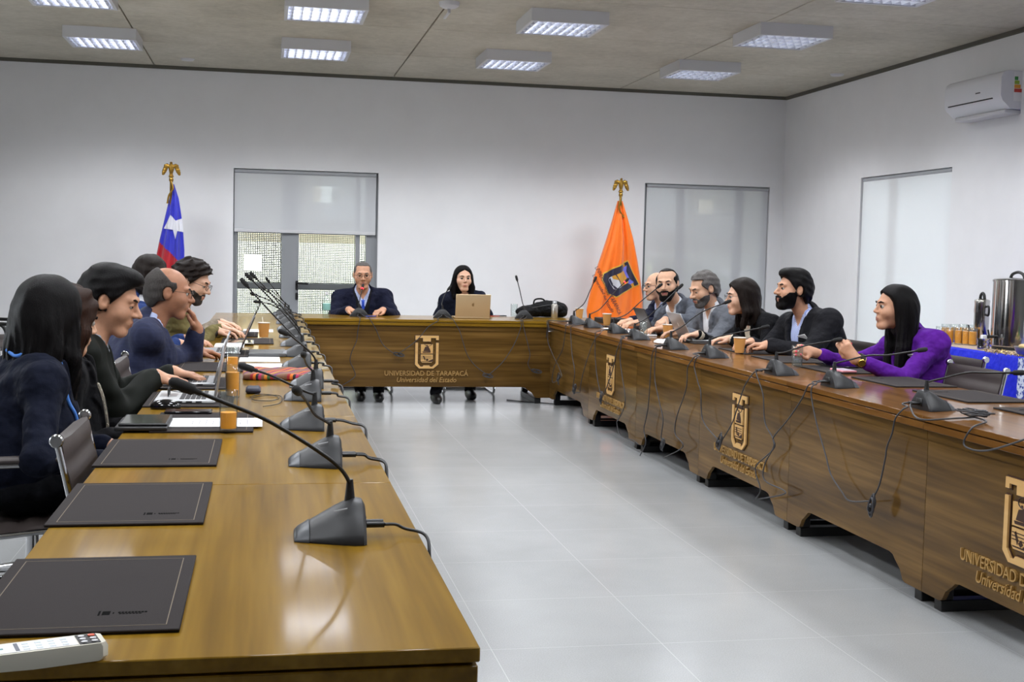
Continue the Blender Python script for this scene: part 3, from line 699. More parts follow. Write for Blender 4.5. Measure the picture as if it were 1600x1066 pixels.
def person(label, pelvis, neck, head, face, body_yaw, hands, skin='tan', fem=False, w=1.0, q=None, hair=None, jacket=None, shirt=None, tie=None, trousers=(26, 27, 32),
           beard=None, glasses=None, brow='dark', hs=1.0, vd=.34, lapel=True, h=.006, collar=True, feet=None, sh=None, extras=None, polo=None, vest=None, open_jacket=False, knees=None, cuffs=None):
    q = dict(q or {}, fem=int(fem)); pz = .585
    root = thing('person', label, 'person', (pelvis[0], pelvis[1], 0), 0)
    P = np.array((pelvis[0], pelvis[1], pz)); N = np.array(neck, float); Hd = np.array(head, float)
    hf = frame(Hd, *face, sc=hs)
    a = math.radians(body_yaw); fw0 = np.array((math.cos(a), math.sin(a), 0)); up = unit(N-P); rt = unit(np.cross(fw0, up)); fw = np.cross(up, rt)
    R = np.array([rt, fw, up]); L = np.linalg.norm(N-P)
    tf = (N, R, 1.0)                         # torso frame: origin at the base of the neck, z upward along the spine
    W_ = w*(.93 if fem else 1.0); shw = .168*W_ if sh is None else sh
    S = {1: N+rt*shw-up*.055-fw*.005, -1: N-rt*shw-up*.055-fw*.005}
    arms = {}
    for sd, hd in hands.items():
        wr = np.array(hd['w'], float); pole = hd.get('pole')
        if pole is None: pole = rt*sd*.55-np.array((0, 0, 1))*.7-fw*.35
        l = hd.get('l') or max(.27, np.linalg.norm(wr-S[sd])/1.94)
        arms[sd] = (S[sd], ik(S[sd], wr, l, l*.94, pole), wr)
    hips = {1: P+rt*.085-np.array((0, 0, .03)), -1: P-rt*.085-np.array((0, 0, .03))}
    legs = {}
    for sd in (1, -1):
        kn = P+fw0*.43+rt*sd*.11; kn[2] = .535
        if knees: kn = np.array(knees[sd], float)
        an = kn+fw0*.02; an[2] = .095
        if feet: an = np.array(feet[sd], float)
        legs[sd] = (hips[sd], kn, an)
    def torso(F, i, k=.05, arm=True, up_only=False, waist=0):
        T = lambda c, r, kk=k: F.local(lambda x, y, z: d_ell(x, y, z, c, tuple(v+i for v in r)), tf, np.array(c)-np.array(r)-i-.02, np.array(c)+np.array(r)+i+.02, kk)
        T((0, -.012, -.16), (.158*W_, .112*w, .175)); 
        if fem: T((0, .055, -.2), (.125*W_, .085*w, .085))
        else: T((0, .02, -.15), (.13*W_, .1*w, .12))
        T((0, .008, -L*.66), (.146*W_, .112*w, .17)); T((0, 0, -L+.03), (.172*W_, .128*w, .13))
        if q.get('belly'): T((0, .05, -L*.72), (.13*W_, .12*w, .15))
        F.cone(S[1]-up*.0, S[-1]-up*.0, .052+i, .052+i, .05)
        F.cone(N+rt*.07-up*.01, S[1]+up*.012, .036+i, .044+i, .05); F.cone(N-rt*.07-up*.01, S[-1]+up*.012, .036+i, .044+i, .05)
    def arm_f(F, i, end=1.0, k=.03):
        for sd, (s, e, wr) in arms.items():
            F.cone(s, e, (.048 if not fem else .041)*w+i, (.042 if not fem else .036)*w+i, k)
            we = e+(wr-e)*end; F.cone(e, we, (.042 if not fem else .036)*w+i, (.029 if not fem else .025)*w+i*.9, .02)
    def leg_f(F, i, end=1.0):
        for sd, (hp, kn, an) in legs.items():
            F.cone(hp, kn, .078+i, .056+i, .03); F.cone(kn, kn+(an-kn)*end, .054+i, .038+i*.8, .02)
    pts = [P, N, Hd, *[v for t in arms.values() for v in t], *[v for t in legs.values() for v in t]]
    lo, hi = np.min(pts, 0), np.max(pts, 0)
    # body: one continuous surface
    F = Field(lo-np.array((.24, .24, .12)), hi+np.array((.24, .24, .16)), h)
    torso(F, 0); arm_f(F, 0); leg_f(F, 0)
    for sd, (hp, kn, an) in legs.items():
        F.cone(an-np.array((0, 0, .04)), an+fw0*.13-np.array((0, 0, .055)), .036, .028, .03)
    F.cone(N-up*.03, Hd-hf[1][1]*.018-hf[1][2]*.05, (.058 if not fem else .047), (.055 if not fem else .045), .03)
    F.local(lambda x, y, z: head_d(x, y, z, q), hf, (-.1, -.125, -.13), (.1, .135, .125), .018)
    tips = {}
    for sd, hd in hands.items():
        tips[sd] = hand(F, hd['w'], hd['d'], hd.get('n', (0, 0, -1)), hd.get('curl', .35), hd.get('side', -sd), hd.get('spread', .0), hd.get('thumb', .4), hd.get('sc', .88 if fem else .95))
    p, qd = F.mesh()
    cen = p[qd].mean(1); lc = ((cen-Hd)@hf[1].T)/hs
    lip = ((lc[:, 0]/.0195)**2+((lc[:, 2]+.0615)/.0098)**2 < 1) & (lc[:, 1] > .085)
    fast_mesh('body', p, qd, [SKIN[skin], LIPS[skin]], root, lip.astype(int))
    # eyes, brows
    for sg in (-1, 1):
        ey = MB(); c = Vector(Hd+(np.array((sg*.031, .074, .007))*hs)@hf[1]); dirv = Vector(hf[1][1]); q_ = Vector((0, 0, 1)).rotation_difference(dirv)
        ey.ball((0, 0, 0), .0142*hs, 16); mi = []
        ey.mi = [1 if np.mean([ey.v[i][2] for i in f]) > .0108*hs else 0 for f in ey.f]
        ey.xf(Matrix.Translation(c) @ q_.to_matrix().to_4x4()); ey.build('eye', [m_eye, m_iris], root, True, smooth=180)
        bt = 5 if fem else 1
        local_mesh('eyebrow', lambda x, y, z: np.minimum(d_cone(x, y, z, (sg*.016, .0935, .026), (sg*.035, .0885, .0315), .0036, .0042), d_cone(x, y, z, (sg*.035, .0885, .0315), (sg*.05, .074, .027), .0042, .002)), (-.06, .06, .01), (.06, .11, .045), .0025, hf, HAIR[brow], root)
    if hair: hair(root, hf, hs)
    if beard: make_beard(root, hf, q, *beard)
    if glasses:
        g = MB(); wv = lambda v: np.array(v, float)*hs@hf[1]+Hd
        rr = .0016 if glasses != 'wire' else .0011
        for sg in (-1, 1):
            ring = [wv((sg*(.0335)+.023*math.cos(t)*(1 if abs(math.cos(t)) < .8 else .97), .107-.012*abs(.023*math.cos(t)*sg+.0)/.023*(.4 if True else 1), .004+.0165*math.sin(t))) for t in np.linspace(0, 2*PI, 18)[:-1]]
            g.tube(ring, rr, 6, closed=True)
            g.tube([wv((sg*.0565, .1, .01)), wv((sg*.078, .085, .012)), wv((sg*.083, .03, .012)), wv((sg*.083, -.015, .012)), wv((sg*.08, -.035, -.008))], rr, 6)
        g.tube([wv((-.011, .108, .008)), wv((0, .111, .0115)), wv((.011, .108, .008))], rr, 6)
        g.build('glasses', m_wire if glasses == 'wire' else m_frame, root, True, smooth=60)
    # trousers, shoes
    G = Field(np.min([P, *[v for t in legs.values() for v in t]], 0)-np.array((.22, .22, .08)), np.max([P, *[v for t in legs.values() for v in t]], 0)+np.array((.22, .22, .14)), .009)
    G.local(lambda x, y, z: d_ell(x, y, z, (0, 0, -L+.03), (.172*W_+.012, .128*w+.012, .132)), tf, (-.25, -.22, -L-.15), (.25, .22, -L+.2), .03); leg_f(G, .016, 1.02)
    p, qd = G.mesh(); fast_mesh('trousers', p, qd, cloth('trouser_cloth_%d_%d_%d' % tuple(trousers), trousers) if 'trouser_cloth_%d_%d_%d' % tuple(trousers) not in MATS else MATS['trouser_cloth_%d_%d_%d' % tuple(trousers)], root)
    for sd, (hp, kn, an) in legs.items():
        fr = (an+fw0*.055-np.array((0, 0, an[2]-.045)), np.array([rt*[1, 1, 0], fw0, (0, 0, 1)]), 1)
        local_mesh('shoe', lambda x, y, z: smax(smin(d_ell(x, y, z, (0, .0, -.005), (.046, .135, .05)), d_ell(x, y, z, (0, -.06, .02), (.042, .06, .06)), .03), -(z+.043), .006), (-.08, -.17, -.07), (.08, .17, .1), .008, fr, m_shoe, root)
    # shirt
    bx = lambda pts, m: (np.min(pts, 0)-m, np.max(pts, 0)+m)
    core = [P, N, S[1], S[-1]]; nk = unit(Hd-hf[1][1]*.018-hf[1][2]*.05-N)
    def neck_ring(F, r, z0, z1, back=0.):
        F.cone(N+nk*z0-fw*back, N+nk*z1-fw*back*1.5, r+.012, r, .012)
    nr = .058 if not fem else .047
    if shirt:
        lo, hi = bx(core, .2); F = Field(lo, hi, .008); torso(F, .008)
        if collar: neck_ring(F, nr+.011, -.01, .042)
        F.local(lambda x, y, z: np.maximum(np.abs(x)-np.maximum(.0, (z+.03)*.75), -y+.0), tf, (-.1, 0, -.06), (.1, .16, .12), .004, 'sub', .0)
        if polo: F.local(lambda x, y, z: np.maximum(np.abs(x)-np.clip(.06+(z)*.6*1, 0, .07), np.maximum(-(z+polo), -y+.02)), tf, (-.1, 0, -polo-.02), (.1, .2, .14), .006, 'sub', .0)
        p, qd = F.mesh(); fast_mesh('shirt', p, qd, shirt, root)
    if vest:
        lo, hi = bx(core, .2); FV = Field(lo, hi, .008); torso(FV, .014)
        FV.local(lambda x, y, z: np.maximum(np.abs(x)-np.interp(z, [-.11, -.02, .1], [0, .045, .1]), -y+.0), tf, (-.12, 0, -.12), (.12, .2, .12), .004, 'sub', .0)
        p, qd = FV.mesh(); fast_mesh('vest', p, qd, vest, root)
    if tie:
        t = MB(); vs = []
        zs = [(-.004, .013), (-.03, .019), (-.036, .012), (-.09, .02), (-.16, .025), (-.3, .03)]
        for z, hw in zs:
            y = max(surf_y(F, tf, x, z) for x in (-hw*.7, 0, hw*.7))+.003
            for x, dy in ((-hw, 0), (0, .007), (hw, 0), (0, -.006)): vs.append(N+np.array((x, y+dy, z))@R)
        fs = [(i*4+k, i*4+(k+1) % 4, i*4+4+(k+1) % 4, i*4+4+k) for i in range(len(zs)-1) for k in range(4)]
        t.add(vs, fs).build('tie', tie, root, True, smooth=60)
    # jacket
    if jacket:
        jm = jacket; i0 = .02
        pts = core+[v for t in arms.values() for v in t]
        lo, hi = bx(pts, .16); F = Field(lo-np.array((0, 0, .04)), hi, min(h+.001, .0075)); torso(F, i0, .06)
        F.local(lambda x, y, z: d_ell(x, y, z, (0, 0, -L+.06), (.172*W_+i0+.006, .128*w+i0+.006, .15)), tf, (-.27, -.24, -L-.15), (.27, .24, -L+.24), .05)
        neck_ring(F, nr+.024, -.03, .03, .012)
        def wv_(z): return np.interp(z, [-vd, -.09, -.02, .04, .12], [0 if not open_jacket else .05, .055, .068, .085, .1])
        cut = lambda x, y, z: np.maximum(np.abs(x)-wv_(z), -(y-np.interp(z, [-.02, .0, .04], [.02, -.01, -.03])))
        F.local(cut, tf, (-.12, -.05, -vd-.02 if not open_jacket else -L-.1), (.12, .3, .14), .006, 'sub', .0)
        def sleeves(): arm_f(F, .014, cuffs or .93, .045)
        if not lapel: sleeves()
        if lapel:
            F2 = Field(lo-np.array((0, 0, .04)), hi, min(h+.001, .0075)); torso(F2, i0+.014, .06)
            def lap(x, y, z):
                e = np.abs(x)-wv_(z); wd = np.interp(z, [-vd, -.12, -.1, -.06, -.055, -.02, .03], [.004, .05, .062, .05, .036, .034, .03])
                return np.maximum(np.maximum(np.abs(e-wd/2)-wd/2, -(y-.02)), np.maximum(z-.03, -z-vd))
            o, Rr, _ = tf; X, Y, Z = F2.ax[0][:, None, None]-o[0], F2.ax[1][None, :, None]-o[1], F2.ax[2][None, None, :]-o[2]
            lx = X*Rr[0][0]+Y*Rr[0][1]+Z*Rr[0][2]; ly = X*Rr[1][0]+Y*Rr[1][1]+Z*Rr[1][2]; lz = X*Rr[2][0]+Y*Rr[2][1]+Z*Rr[2][2]
            F.d = np.minimum(F.d, np.maximum(F2.d, lap(lx, ly, lz).astype(np.float32)))
            e = np.abs(lx)-wv_(lz); wd = np.interp(lz, [-vd, -.12, -.1, -.06, -.055, -.02, .03], [.004, .05, .062, .05, .036, .034, .03])
            gr = np.maximum(np.maximum(np.abs(e-wd-.001)-.0042, np.abs(F2.d+.002)-.011), np.maximum(np.maximum(lz-.01, -lz-vd+.01), -(ly-.03)))
            F.d = np.maximum(F.d, -gr).astype(np.float32); sleeves()
        rs = np.random.RandomState(int(abs(pelvis[1]*100)))
        for _ in range(5):
            kv = rs.normal(size=3)*(1, 1, .7); kv = kv/np.linalg.norm(kv)*rs.uniform(45, 95); F.d = F.d+(.0017*np.sin(F.ax[0][:, None, None]*kv[0]+F.ax[1][None, :, None]*kv[1]+F.ax[2][None, None, :]*kv[2]+rs.uniform(0, 6))).astype(np.float32)
        p, qd = F.mesh(); fast_mesh('jacket', p, qd, jm, root)
        if cuffs is None and shirt:
            for sd, (s, e, wr) in arms.items():
                u = unit(wr-e); c = MB(); c.tube([wr-u*.04, wr-u*.0], [.033*w, .034*w], 14).build('shirt_cuff', shirt, root, True, smooth=60)
    info = dict(tf=tf, jf=F if jacket else None, root=root, N=N, R=R, S=S, arms=arms, hf=hf, tips=tips, fw=fw, rt=rt, up=up, L=L, W_=W_, w=w)
    return info
# hair shells, in head coordinates (x right, y forward, z up)
def cran(x, y, z, t, amp=0, fr=90):
    d = d_ell(x, y, z, (0, -.016, .026), (.077+t, .097+t, .087+t))
    d = smin(d, d_ell(x, y, z, (0, -.04, -.02), (.066+t, .066+t, .07+t)), .03)
    if amp: d = d+amp*.4*(np.sin(fr*1.4*x+.6*fr*z+2*np.sin(31*y))+np.sin(fr*1.1*y-.8*fr*z+1+2*np.sin(37*x))+np.sin(fr*1.7*z+.5*fr*x-.6*fr*y+2))
    return d
def hair_short(mt, t=.014, front=.083, back=-.08, temple=.0, amp=.003, recede=0, top=0, quiff=0, fr=90):
    def f(root, hf, hs):
        def fn(x, y, z):
            d = cran(x, y, z, t, amp, fr)
            if quiff: d = smin(d, d_ell(x, y, z, (0, .045, .1), (.06, .05, .022+quiff)), .02)
            if top: d = smin(d, d_ell(x, y, z, (0, -.01, .09), (.066, .085, .03+top)), .03)
            ax = np.abs(x)
            yf = np.interp(z, [back-.03, back, -.045, -.035, 0, .03, .055, front, front+.02, front+.04], [-.14, -.07, -.045, .005, .014, .036, .05, .075-recede, .13-recede*1.4, .16-recede])
            if recede: yf = yf-recede*.55*np.clip((ax-.02)/.03, 0, 1)*np.clip((z-.04)/.03, 0, 1)
            g = np.maximum(y-yf, back-z)
            # leave the ear free
            g = np.maximum(g, -d_ell(ax, y, z, (.085, -.012, -.006), (.03, .023, .034)))
            return smax(d, g, .008)
        local_mesh('hair', fn, (-.13, -.16, -.15), (.13, .14, .19), .0036, hf, mt, root)
    return f
def hair_bald(mt, t=.009, line=.055, back=-.08, top_w=0, amp=.002):
    """a fringe of hair round the sides and back; the crown is bare (or thin when top_w > 0)"""
    def f(root, hf, hs):
        def fn(x, y, z):
            d = cran(x, y, z, t, amp); ax = np.abs(x)
            yf = np.interp(z, [back-.03, back, -.045, -.035, 0, .03, .06], [-.14, -.07, -.045, .004, .012, .03, .02])
            g = np.maximum(y-yf, back-z)
            g = np.maximum(g, z-line-np.clip(.0-y, 0, .09)*.9-top_w*np.clip(.05-np.abs(x), 0, .05))
            g = np.maximum(g, -d_ell(ax, y, z, (.085, -.012, -.006), (.03, .023, .034)))
            return smax(d, g, .008)
        local_mesh('hair', fn, (-.13, -.16, -.15), (.13, .14, .16), .0038, hf, mt, root)
    return f
def hair_long(mt, length=.28, t=.018, amp=.003, fr=60, side=0., wave=.0, front=.075, fwd=.02, width=.085, back=1):
    """length below the centre of the head; fwd: how far the side locks come forward"""
    def f(root, hf, hs):
        fr_ = (hf[0], hf[1], hf[2])
        def fn(x, y, z):
            d = cran(x, y, z, t, amp, fr); ax = np.abs(x)
            d = smin(d, d_ell(x, y, z, (0, -.045, -.05), (.09, .08, .11)), .03)
            yf = np.interp(z, [-.4, -.1, -.03, .03, .06, front+.01, front+.03, front+.05], [.0, .0, .02+fwd, .034+fwd, .05+fwd, .078, .11, .16])
            yf = yf+np.clip(.02-np.abs(x-side), 0, .02)*-.6*np.clip((z-.05)/.03, 0, 1)
            d = smax(d, y-yf, .012)
            # the hollow the face looks out of
            w = wave*np.sin(z*42)*np.sin(x*60+y*30)
            w = w+.0028*np.sin(np.arctan2(x, .02-y)*30+2.5*np.sin(z*17))+.0015*np.sin(np.arctan2(x, .02-y)*71+2*np.sin(z*29))
            if back: d = smin(d, smax(smax(d_ell(x, y, z, (0, -.075, -.13), (width+.012, .05, length*.72))+w, -(z+length), .02), z-.04, .03), .03)
            for sg in (-1, 1):
                c = d_cone(x, y, z, (sg*.07, fwd-.01, .02), (sg*(width-.005), fwd-.02, -length*.5), .026, .03); c = smin(c, d_cone(x, y, z, (sg*(width-.005), fwd-.02, -length*.5), (sg*(width-.012), fwd+.005, -length), .03, .018), .02)
                d = smin(d, c+w, .02)
            d = smax(d, -np.maximum(np.maximum(np.abs(x-side)-.003, -cran(x, y, z, t-.006)), np.maximum(-(y+.03), -(z-.05))), .004)
            hole = smin(d_ell(x, y, z, (0, .078, -.028), (.059, .075, .1)), d_cone(x, y, z, (side, .1, .035), (side, .085, .1), .046, .01), .02)
            return smax(d, -hole, .01)
        local_mesh('hair', fn, (-.17, -.2, -length-.06), (.17, .14, .16), .0055, hf, mt, root)
    return f
def make_beard(root, hf, q, mt, t=.006, mous=True, cheek=-.03, sideburn=True, chin_only=False):
    def fn(x, y, z):
        d = head_d(x, y, z, dict(q, open=0))-t; ax = np.abs(x)
        zl = np.interp(ax, [0, .02, .03, .045, .07, .09], [-.078, -.078, -.05, -.05, -.035, .01 if sideburn else -.04])
        if cheek: zl = zl+(cheek+.03)
        g = np.maximum(z-zl, -(y-.0))
        if chin_only: g = np.maximum(g, ax-.032)
        if mous: g = np.minimum(g, np.maximum(np.maximum(z+.042, -(z+.0525)), np.maximum(ax-.03, -(y-.05))))
        g = np.maximum(g, -d_ell(ax, y, z, (.088, -.012, -.004), (.02, .022, .034)))
        g = np.maximum(g, -(y+.25+z*1.2) if False else -(z+.145))
        return smax(d, g, .003)
    local_mesh('beard', fn, (-.11, -.03, -.15), (.11, .13, .04), .0035, hf, mt, root)
J = {k: cloth('jacket_'+k, v) for k, v in dict(black=(17, 17, 20), navy=(19, 23, 38), inkblue=(22, 25, 44), blue=(38, 56, 104), olive=(112, 103, 66), beige=(128, 118, 104), grey=(84, 88, 97), lightgrey=(98, 101, 108), charcoal=(27, 27, 31), purple=(82, 26, 132), green=(27, 31, 26)).items()}
def plaid():
    t = NT('navy_plaid'); v = t.coords((55, 55, 55)); sx = t.n('ShaderNodeSeparateXYZ'); t.l(v, sx.inputs[0]); outs = []
    for i in (1, 2):
        m = t.n('ShaderNodeMath', operation='FRACT'); t.l(sx.outputs[i], m.inputs[0]); c = t.n('ShaderNodeMath', operation='LESS_THAN'); c.inputs[1].default_value = .22; t.l(m.outputs[0], c.inputs[0]); outs.append(c.outputs[0])
    a = t.n('ShaderNodeMath', operation='ADD'); t.l(outs[0], a.inputs[0]); t.l(outs[1], a.inputs[1]); d = t.n('ShaderNodeMath', operation='MULTIPLY'); d.inputs[1].default_value = .5; t.l(a.outputs[0], d.inputs[0])
    t.l(t.ramp(d.outputs[0], [(0, lin((26, 32, 62))), (.5, lin((29, 36, 67))), (1, lin((33, 40, 72)))]), t.p.inputs['Base Color']); t.p.inputs['Roughness'].default_value = .85
    t.bump(t.noise(t.coords(), 14, 2, .4), .35, .05); return t.m
def stripes():
    t = NT('striped_shirt'); v = t.coords((0, 120, 0)); sx = t.n('ShaderNodeSeparateXYZ'); t.l(v, sx.inputs[0]); m = t.n('ShaderNodeMath', operation='FRACT'); t.l(sx.outputs[1], m.inputs[0])
    t.l(t.ramp(m.outputs[0], [(.45, lin((142, 158, 214))), (.6, lin((196, 204, 232)))]), t.p.inputs['Base Color']); t.p.inputs['Roughness'].default_value = .8; return t.m
def quilt():
    t = NT('quilted_green'); v = t.coords(); w = t.n('ShaderNodeTexWave'); w.bands_direction = 'Z'; w.inputs['Scale'].default_value = 4.2; w.inputs['Distortion'].default_value = 3; t.l(v, w.inputs['Vector'])
    t.p.inputs['Base Color'].default_value = lin((20, 23, 19)); t.p.inputs['Roughness'].default_value = .75; t.p.inputs['Specular IOR Level'].default_value = .15; t.bump(w.outputs[1], .25, .012); return t.m
m_plaid, m_strip, m_quilt = plaid(), stripes(), quilt()
SH = {k: cloth('shirt_'+k, v, .05, .8, .2) for k, v in dict(white=(216, 218, 224), pale=(176, 186, 220), black=(14, 14, 16), royal=(42, 72, 168), grey=(150, 154, 164), cream=(206, 196, 178), dark=(30, 30, 34)).items()}
m_bluetie = cloth('blue_silk', (44, 74, 176), .4, .4, .1); m_striptie = cloth('striped_silk', (90, 104, 134), .8, .5, .1)
DN = (0, 0, -1)
who = {}
# --- left row, looking towards the aisle
who['L1'] = person('person with long black hair and a blue lanyard, nearest the camera in the left row', (-.80, 4.3), (-.735, 4.33, .94), (-.69, 4.36, 1.098), (60, -6), 24,
    {1: dict(w=(-.50, 4.2, .64), d=(.8, .5, -.1)), -1: dict(w=(-.53, 4.52, .64), d=(.9, -.2, -.1))}, 'olive', True, .98, dict(jaw=.95), hair_long(HAIR['black'], .27, .024, .002, 50, wave=.004, fwd=.018, width=.1), J['navy'], SH['royal'], vd=.3, h=.0055, hs=1.0)
who['L2'] = person('person with curly brown hair and a glittering collar, half hidden in the left row', (-.76, 4.78), (-.69, 4.79, .905), (-.70, 4.8, 1.06), (25, -14), 5,
    {1: dict(w=(-.5, 4.72, .65), d=(1, .2, -.1)), -1: dict(w=(-.52, 4.95, .65), d=(1, -.2, -.1))}, 'olive', True, .98, dict(jaw=.95), hair_long(HAIR['brown'], .21, .022, .008, 80, wave=.012, fwd=.045, width=.095), J['black'], SH['black'], vd=.3)
who['L3'] = person('person in a dark green quilted jacket typing, short black hair, left row', (-.79, 5.1), (-.665, 5.14, .94), (-.59, 5.15, 1.115), (-4, -16), 2,
    {1: dict(w=(-.43, 5.22, .812), d=(.88, .45, -.12), curl=.32), -1: dict(w=(-.38, 5.5, .80), d=(1, -.1, -.1), curl=.35)}, 'tan', False, 1.06, dict(jaw=1.02, full=1.04, lid=.005), hair_short(HAIR['black'], .02, .078, -.085, amp=.0035, top=.014, quiff=.012, fr=110), m_quilt, SH['grey'], vd=.2, lapel=False, h=.0052, hs=1.06)
who['L4'] = person('balding person in a navy plaid blazer with a hand over the mouth, left row', (-.70, 6.4), (-.545, 6.45, .925), (-.462, 6.46, 1.108), (6, -8), 4,
    {1: dict(w=(-.35, 6.7, .802), d=(.9, .3, -.1), curl=.4), -1: dict(w=(-.335, 6.56, .92), d=(-.25, -.28, 1), n=(-1, -.2, -.1), curl=[.5, .6, .7, .8], pole=(.8, .3, -1))}, 'brown', False, 1.12, dict(jaw=1.06, full=1.06), hair_bald(HAIR['salt'], .01, .052, -.085), m_plaid, SH['pale'], vd=.3, glasses='wire', brow='salt', hs=1.04)
who['L5'] = person('person in a blue jacket seen from behind, dark short hair, left row by the flag', (-.80, 7.25), (-.68, 7.27, .985), (-.625, 7.3, 1.155), (76, 0), 10,
    {1: dict(w=(-.48, 7.2, .8), d=(1, .3, 0)), -1: dict(w=(-.45, 7.5, .8), d=(1, -.2, 0))}, 'tan', False, 1.0, {}, hair_short(HAIR['dark'], .02, .08, -.085, amp=.005, top=.01), J['blue'], SH['white'], vd=.25, h=.0075)
who['L6'] = person('person in an olive jacket and glasses typing with head bent, curly dark hair, left row', (-.66, 8.05), (-.52, 8.1, .945), (-.44, 8.1, 1.118), (-14, -20), 0,
    {1: dict(w=(-.31, 8.2, .815), d=(.9, .3, -.12), curl=.4), -1: dict(w=(-.27, 8.42, .81), d=(1, -.1, -.1), curl=.4)}, 'fair', False, 1.04, dict(lid=.005), hair_short(HAIR['dark'], .026, .078, -.09, amp=.01, fr=120, top=.012), J['olive'], SH['dark'], vd=.2, lapel=False, glasses='frame', beard=(HAIR['salt'], .0018), hs=1.06, h=.0068)
who['L7'] = person('grey haired person in a beige jacket, farthest in the left row', (-.72, 8.98), (-.59, 9.0, .93), (-.515, 9.0, 1.1), (0, -8), 0,
    {1: dict(w=(-.34, 9.08, .805), d=(.95, .25, -.1), curl=.5), -1: dict(w=(-.3, 9.25, .80), d=(1, -.1, -.1), curl=.5)}, 'fair', False, 1.0, {}, hair_short(HAIR['grey'], .018, .075, -.085, amp=.006), J['beige'], SH['white'], vd=.2, h=.0075)
# --- head desk, looking at the camera
who['C1'] = person('person in a dark suit and blue tie speaking at the head desk, short grey hair', (.925, 12.14), (.91, 11.97, .945), (.907, 11.89, 1.118), (-92, -8), -90,
    {1: dict(w=(.765, 11.60, .80), d=(.62, -.75, -.12), curl=.75), -1: dict(w=(1.075, 11.60, .80), d=(-.7, -.68, -.12), curl=.75)}, 'tan', False, 1.14, dict(jaw=1.05, full=1.06, open=.5, lid=.003), hair_short(HAIR['grey'], .005, .082, -.075, recede=.035, amp=.001), J['inkblue'], SH['pale'], m_bluetie, vest=SH['dark'], vd=.3, glasses='frame', brow='grey', hs=1.05, h=.0065,
    feet={1: (.86, 11.36, .095), -1: (1.02, 11.3, .095)}, knees={1: (.8, 11.72, .535), -1: (1.06, 11.7, .535)}, sh=.205)
who['C2'] = person('person with straight black hair and a navy jacket behind the gold laptop', (1.9, 12.14), (1.885, 12.0, .94), (1.868, 11.93, 1.105), (-86, -4), -88,
    {1: dict(w=(1.78, 11.86, .655), d=(.7, -.3, -.1)), -1: dict(w=(2.03, 11.86, .655), d=(-.7, -.3, -.1))}, 'fair', True, 1.0, dict(jaw=.92), hair_long(HAIR['black'], .185, .014, .0015, 50, fwd=.004, width=.096, front=.088), J['navy'], SH['black'], vd=.26, lapel=False, hs=1.0, h=.0065,
    feet={1: (1.52, 11.16, .1), -1: (1.88, 11.46, .095)}, knees={1: (1.74, 11.66, .53), -1: (2.0, 11.68, .53)})
# --- right row, looking towards the aisle
who['R1'] = person('person in a navy suit with glasses, farthest in the right row beside the orange flag', (3.6, 10.5), (3.4, 10.46, .935), (3.315, 10.42, 1.098), (188, -6), 186,
    {1: dict(w=(3.03, 10.18, .806), d=(-1, -.45, 0), curl=.7), -1: dict(w=(3.06, 10.0, .806), d=(-1, .3, .05), curl=.7)}, 'olive', False, 1.02, {}, hair_bald(HAIR['grey'], .006, .05, -.075), J['inkblue'], SH['pale'], m_striptie, vd=.28, glasses='frame', brow='salt', h=.0075)
who['R2'] = person('bearded person in a grey blazer and white shirt looking at the camera', (3.5, 9.72), (3.275, 9.72, .95), (3.16, 9.64, 1.13), (238, -3, -4), 204,
    {1: dict(w=(3.0, 9.86, .806), d=(-1, -.2, 0), curl=.5), -1: dict(w=(3.03, 9.24, .87), d=(-.75, -.5, -.35), curl=.7, n=(.2, .3, -1))}, 'olive', False, 1.08, dict(jaw=.98), hair_short(HAIR['black'], .009, .08, -.08, recede=.07, amp=.001), J['grey'], SH['white'], vd=.34, beard=(HAIR['black'], .006), hs=1.07, h=.0062, brow='black')
who['R3'] = person('person with grey hair and beard, light grey blazer, looking down', (3.52, 8.95), (3.3, 8.93, .95), (3.2, 8.9, 1.118), (193, -20), 190,
    {1: dict(w=(2.97, 9.12, .806), d=(-1, -.2, 0), curl=.4), -1: dict(w=(2.99, 8.74, .806), d=(-1, .1, 0), curl=.4)}, 'olive', False, 1.06, dict(lid=.005), hair_short(HAIR['grey'], .016, .075, -.08, recede=.035, amp=.004), J['lightgrey'], SH['white'], vd=.34, beard=(HAIR['grey'], .0025), hs=1.05, brow='salt')
who['R4'] = person('smiling person with long dark hair, glasses and a black blazer, right row', (3.56, 8.22), (3.335, 8.22, .925), (3.225, 8.2, 1.083), (172, -4), 186,
    {1: dict(w=(3.0, 8.42, .806), d=(-1, -.1, 0), curl=.5), -1: dict(w=(3.09, 8.03, .806), d=(-1, .12, -.02), curl=.45)}, 'fair', True, 1.1, dict(full=1.08, open=.3), hair_long(HAIR['dark'], .2, .024, .003, 60, fwd=.01, width=.098, wave=.003), J['black'], SH['cream'], vd=.3, glasses='wire', hs=1.0)
who['R5'] = person('bearded person in a charcoal blazer and striped light blue shirt with a name tag', (3.64, 7.6), (3.435, 7.6, .98), (3.33, 7.58, 1.155), (179, 2), 192,
    {1: dict(w=(3.09, 7.64, .806), d=(-1, -.35, .05), curl=[.6, .7, .8, .8]), -1: dict(w=(3.11, 7.42, .806), d=(-1, .32, .06), curl=[.6, .7, .8, .8])}, 'tan', False, 1.22, dict(jaw=1.04, full=1.05), hair_short(HAIR['black'], .018, .08, -.085, amp=.003, top=.012, quiff=.01), J['charcoal'], m_strip, vd=.36, beard=(HAIR['black'], .0075), hs=1.04, h=.0055, brow='black')
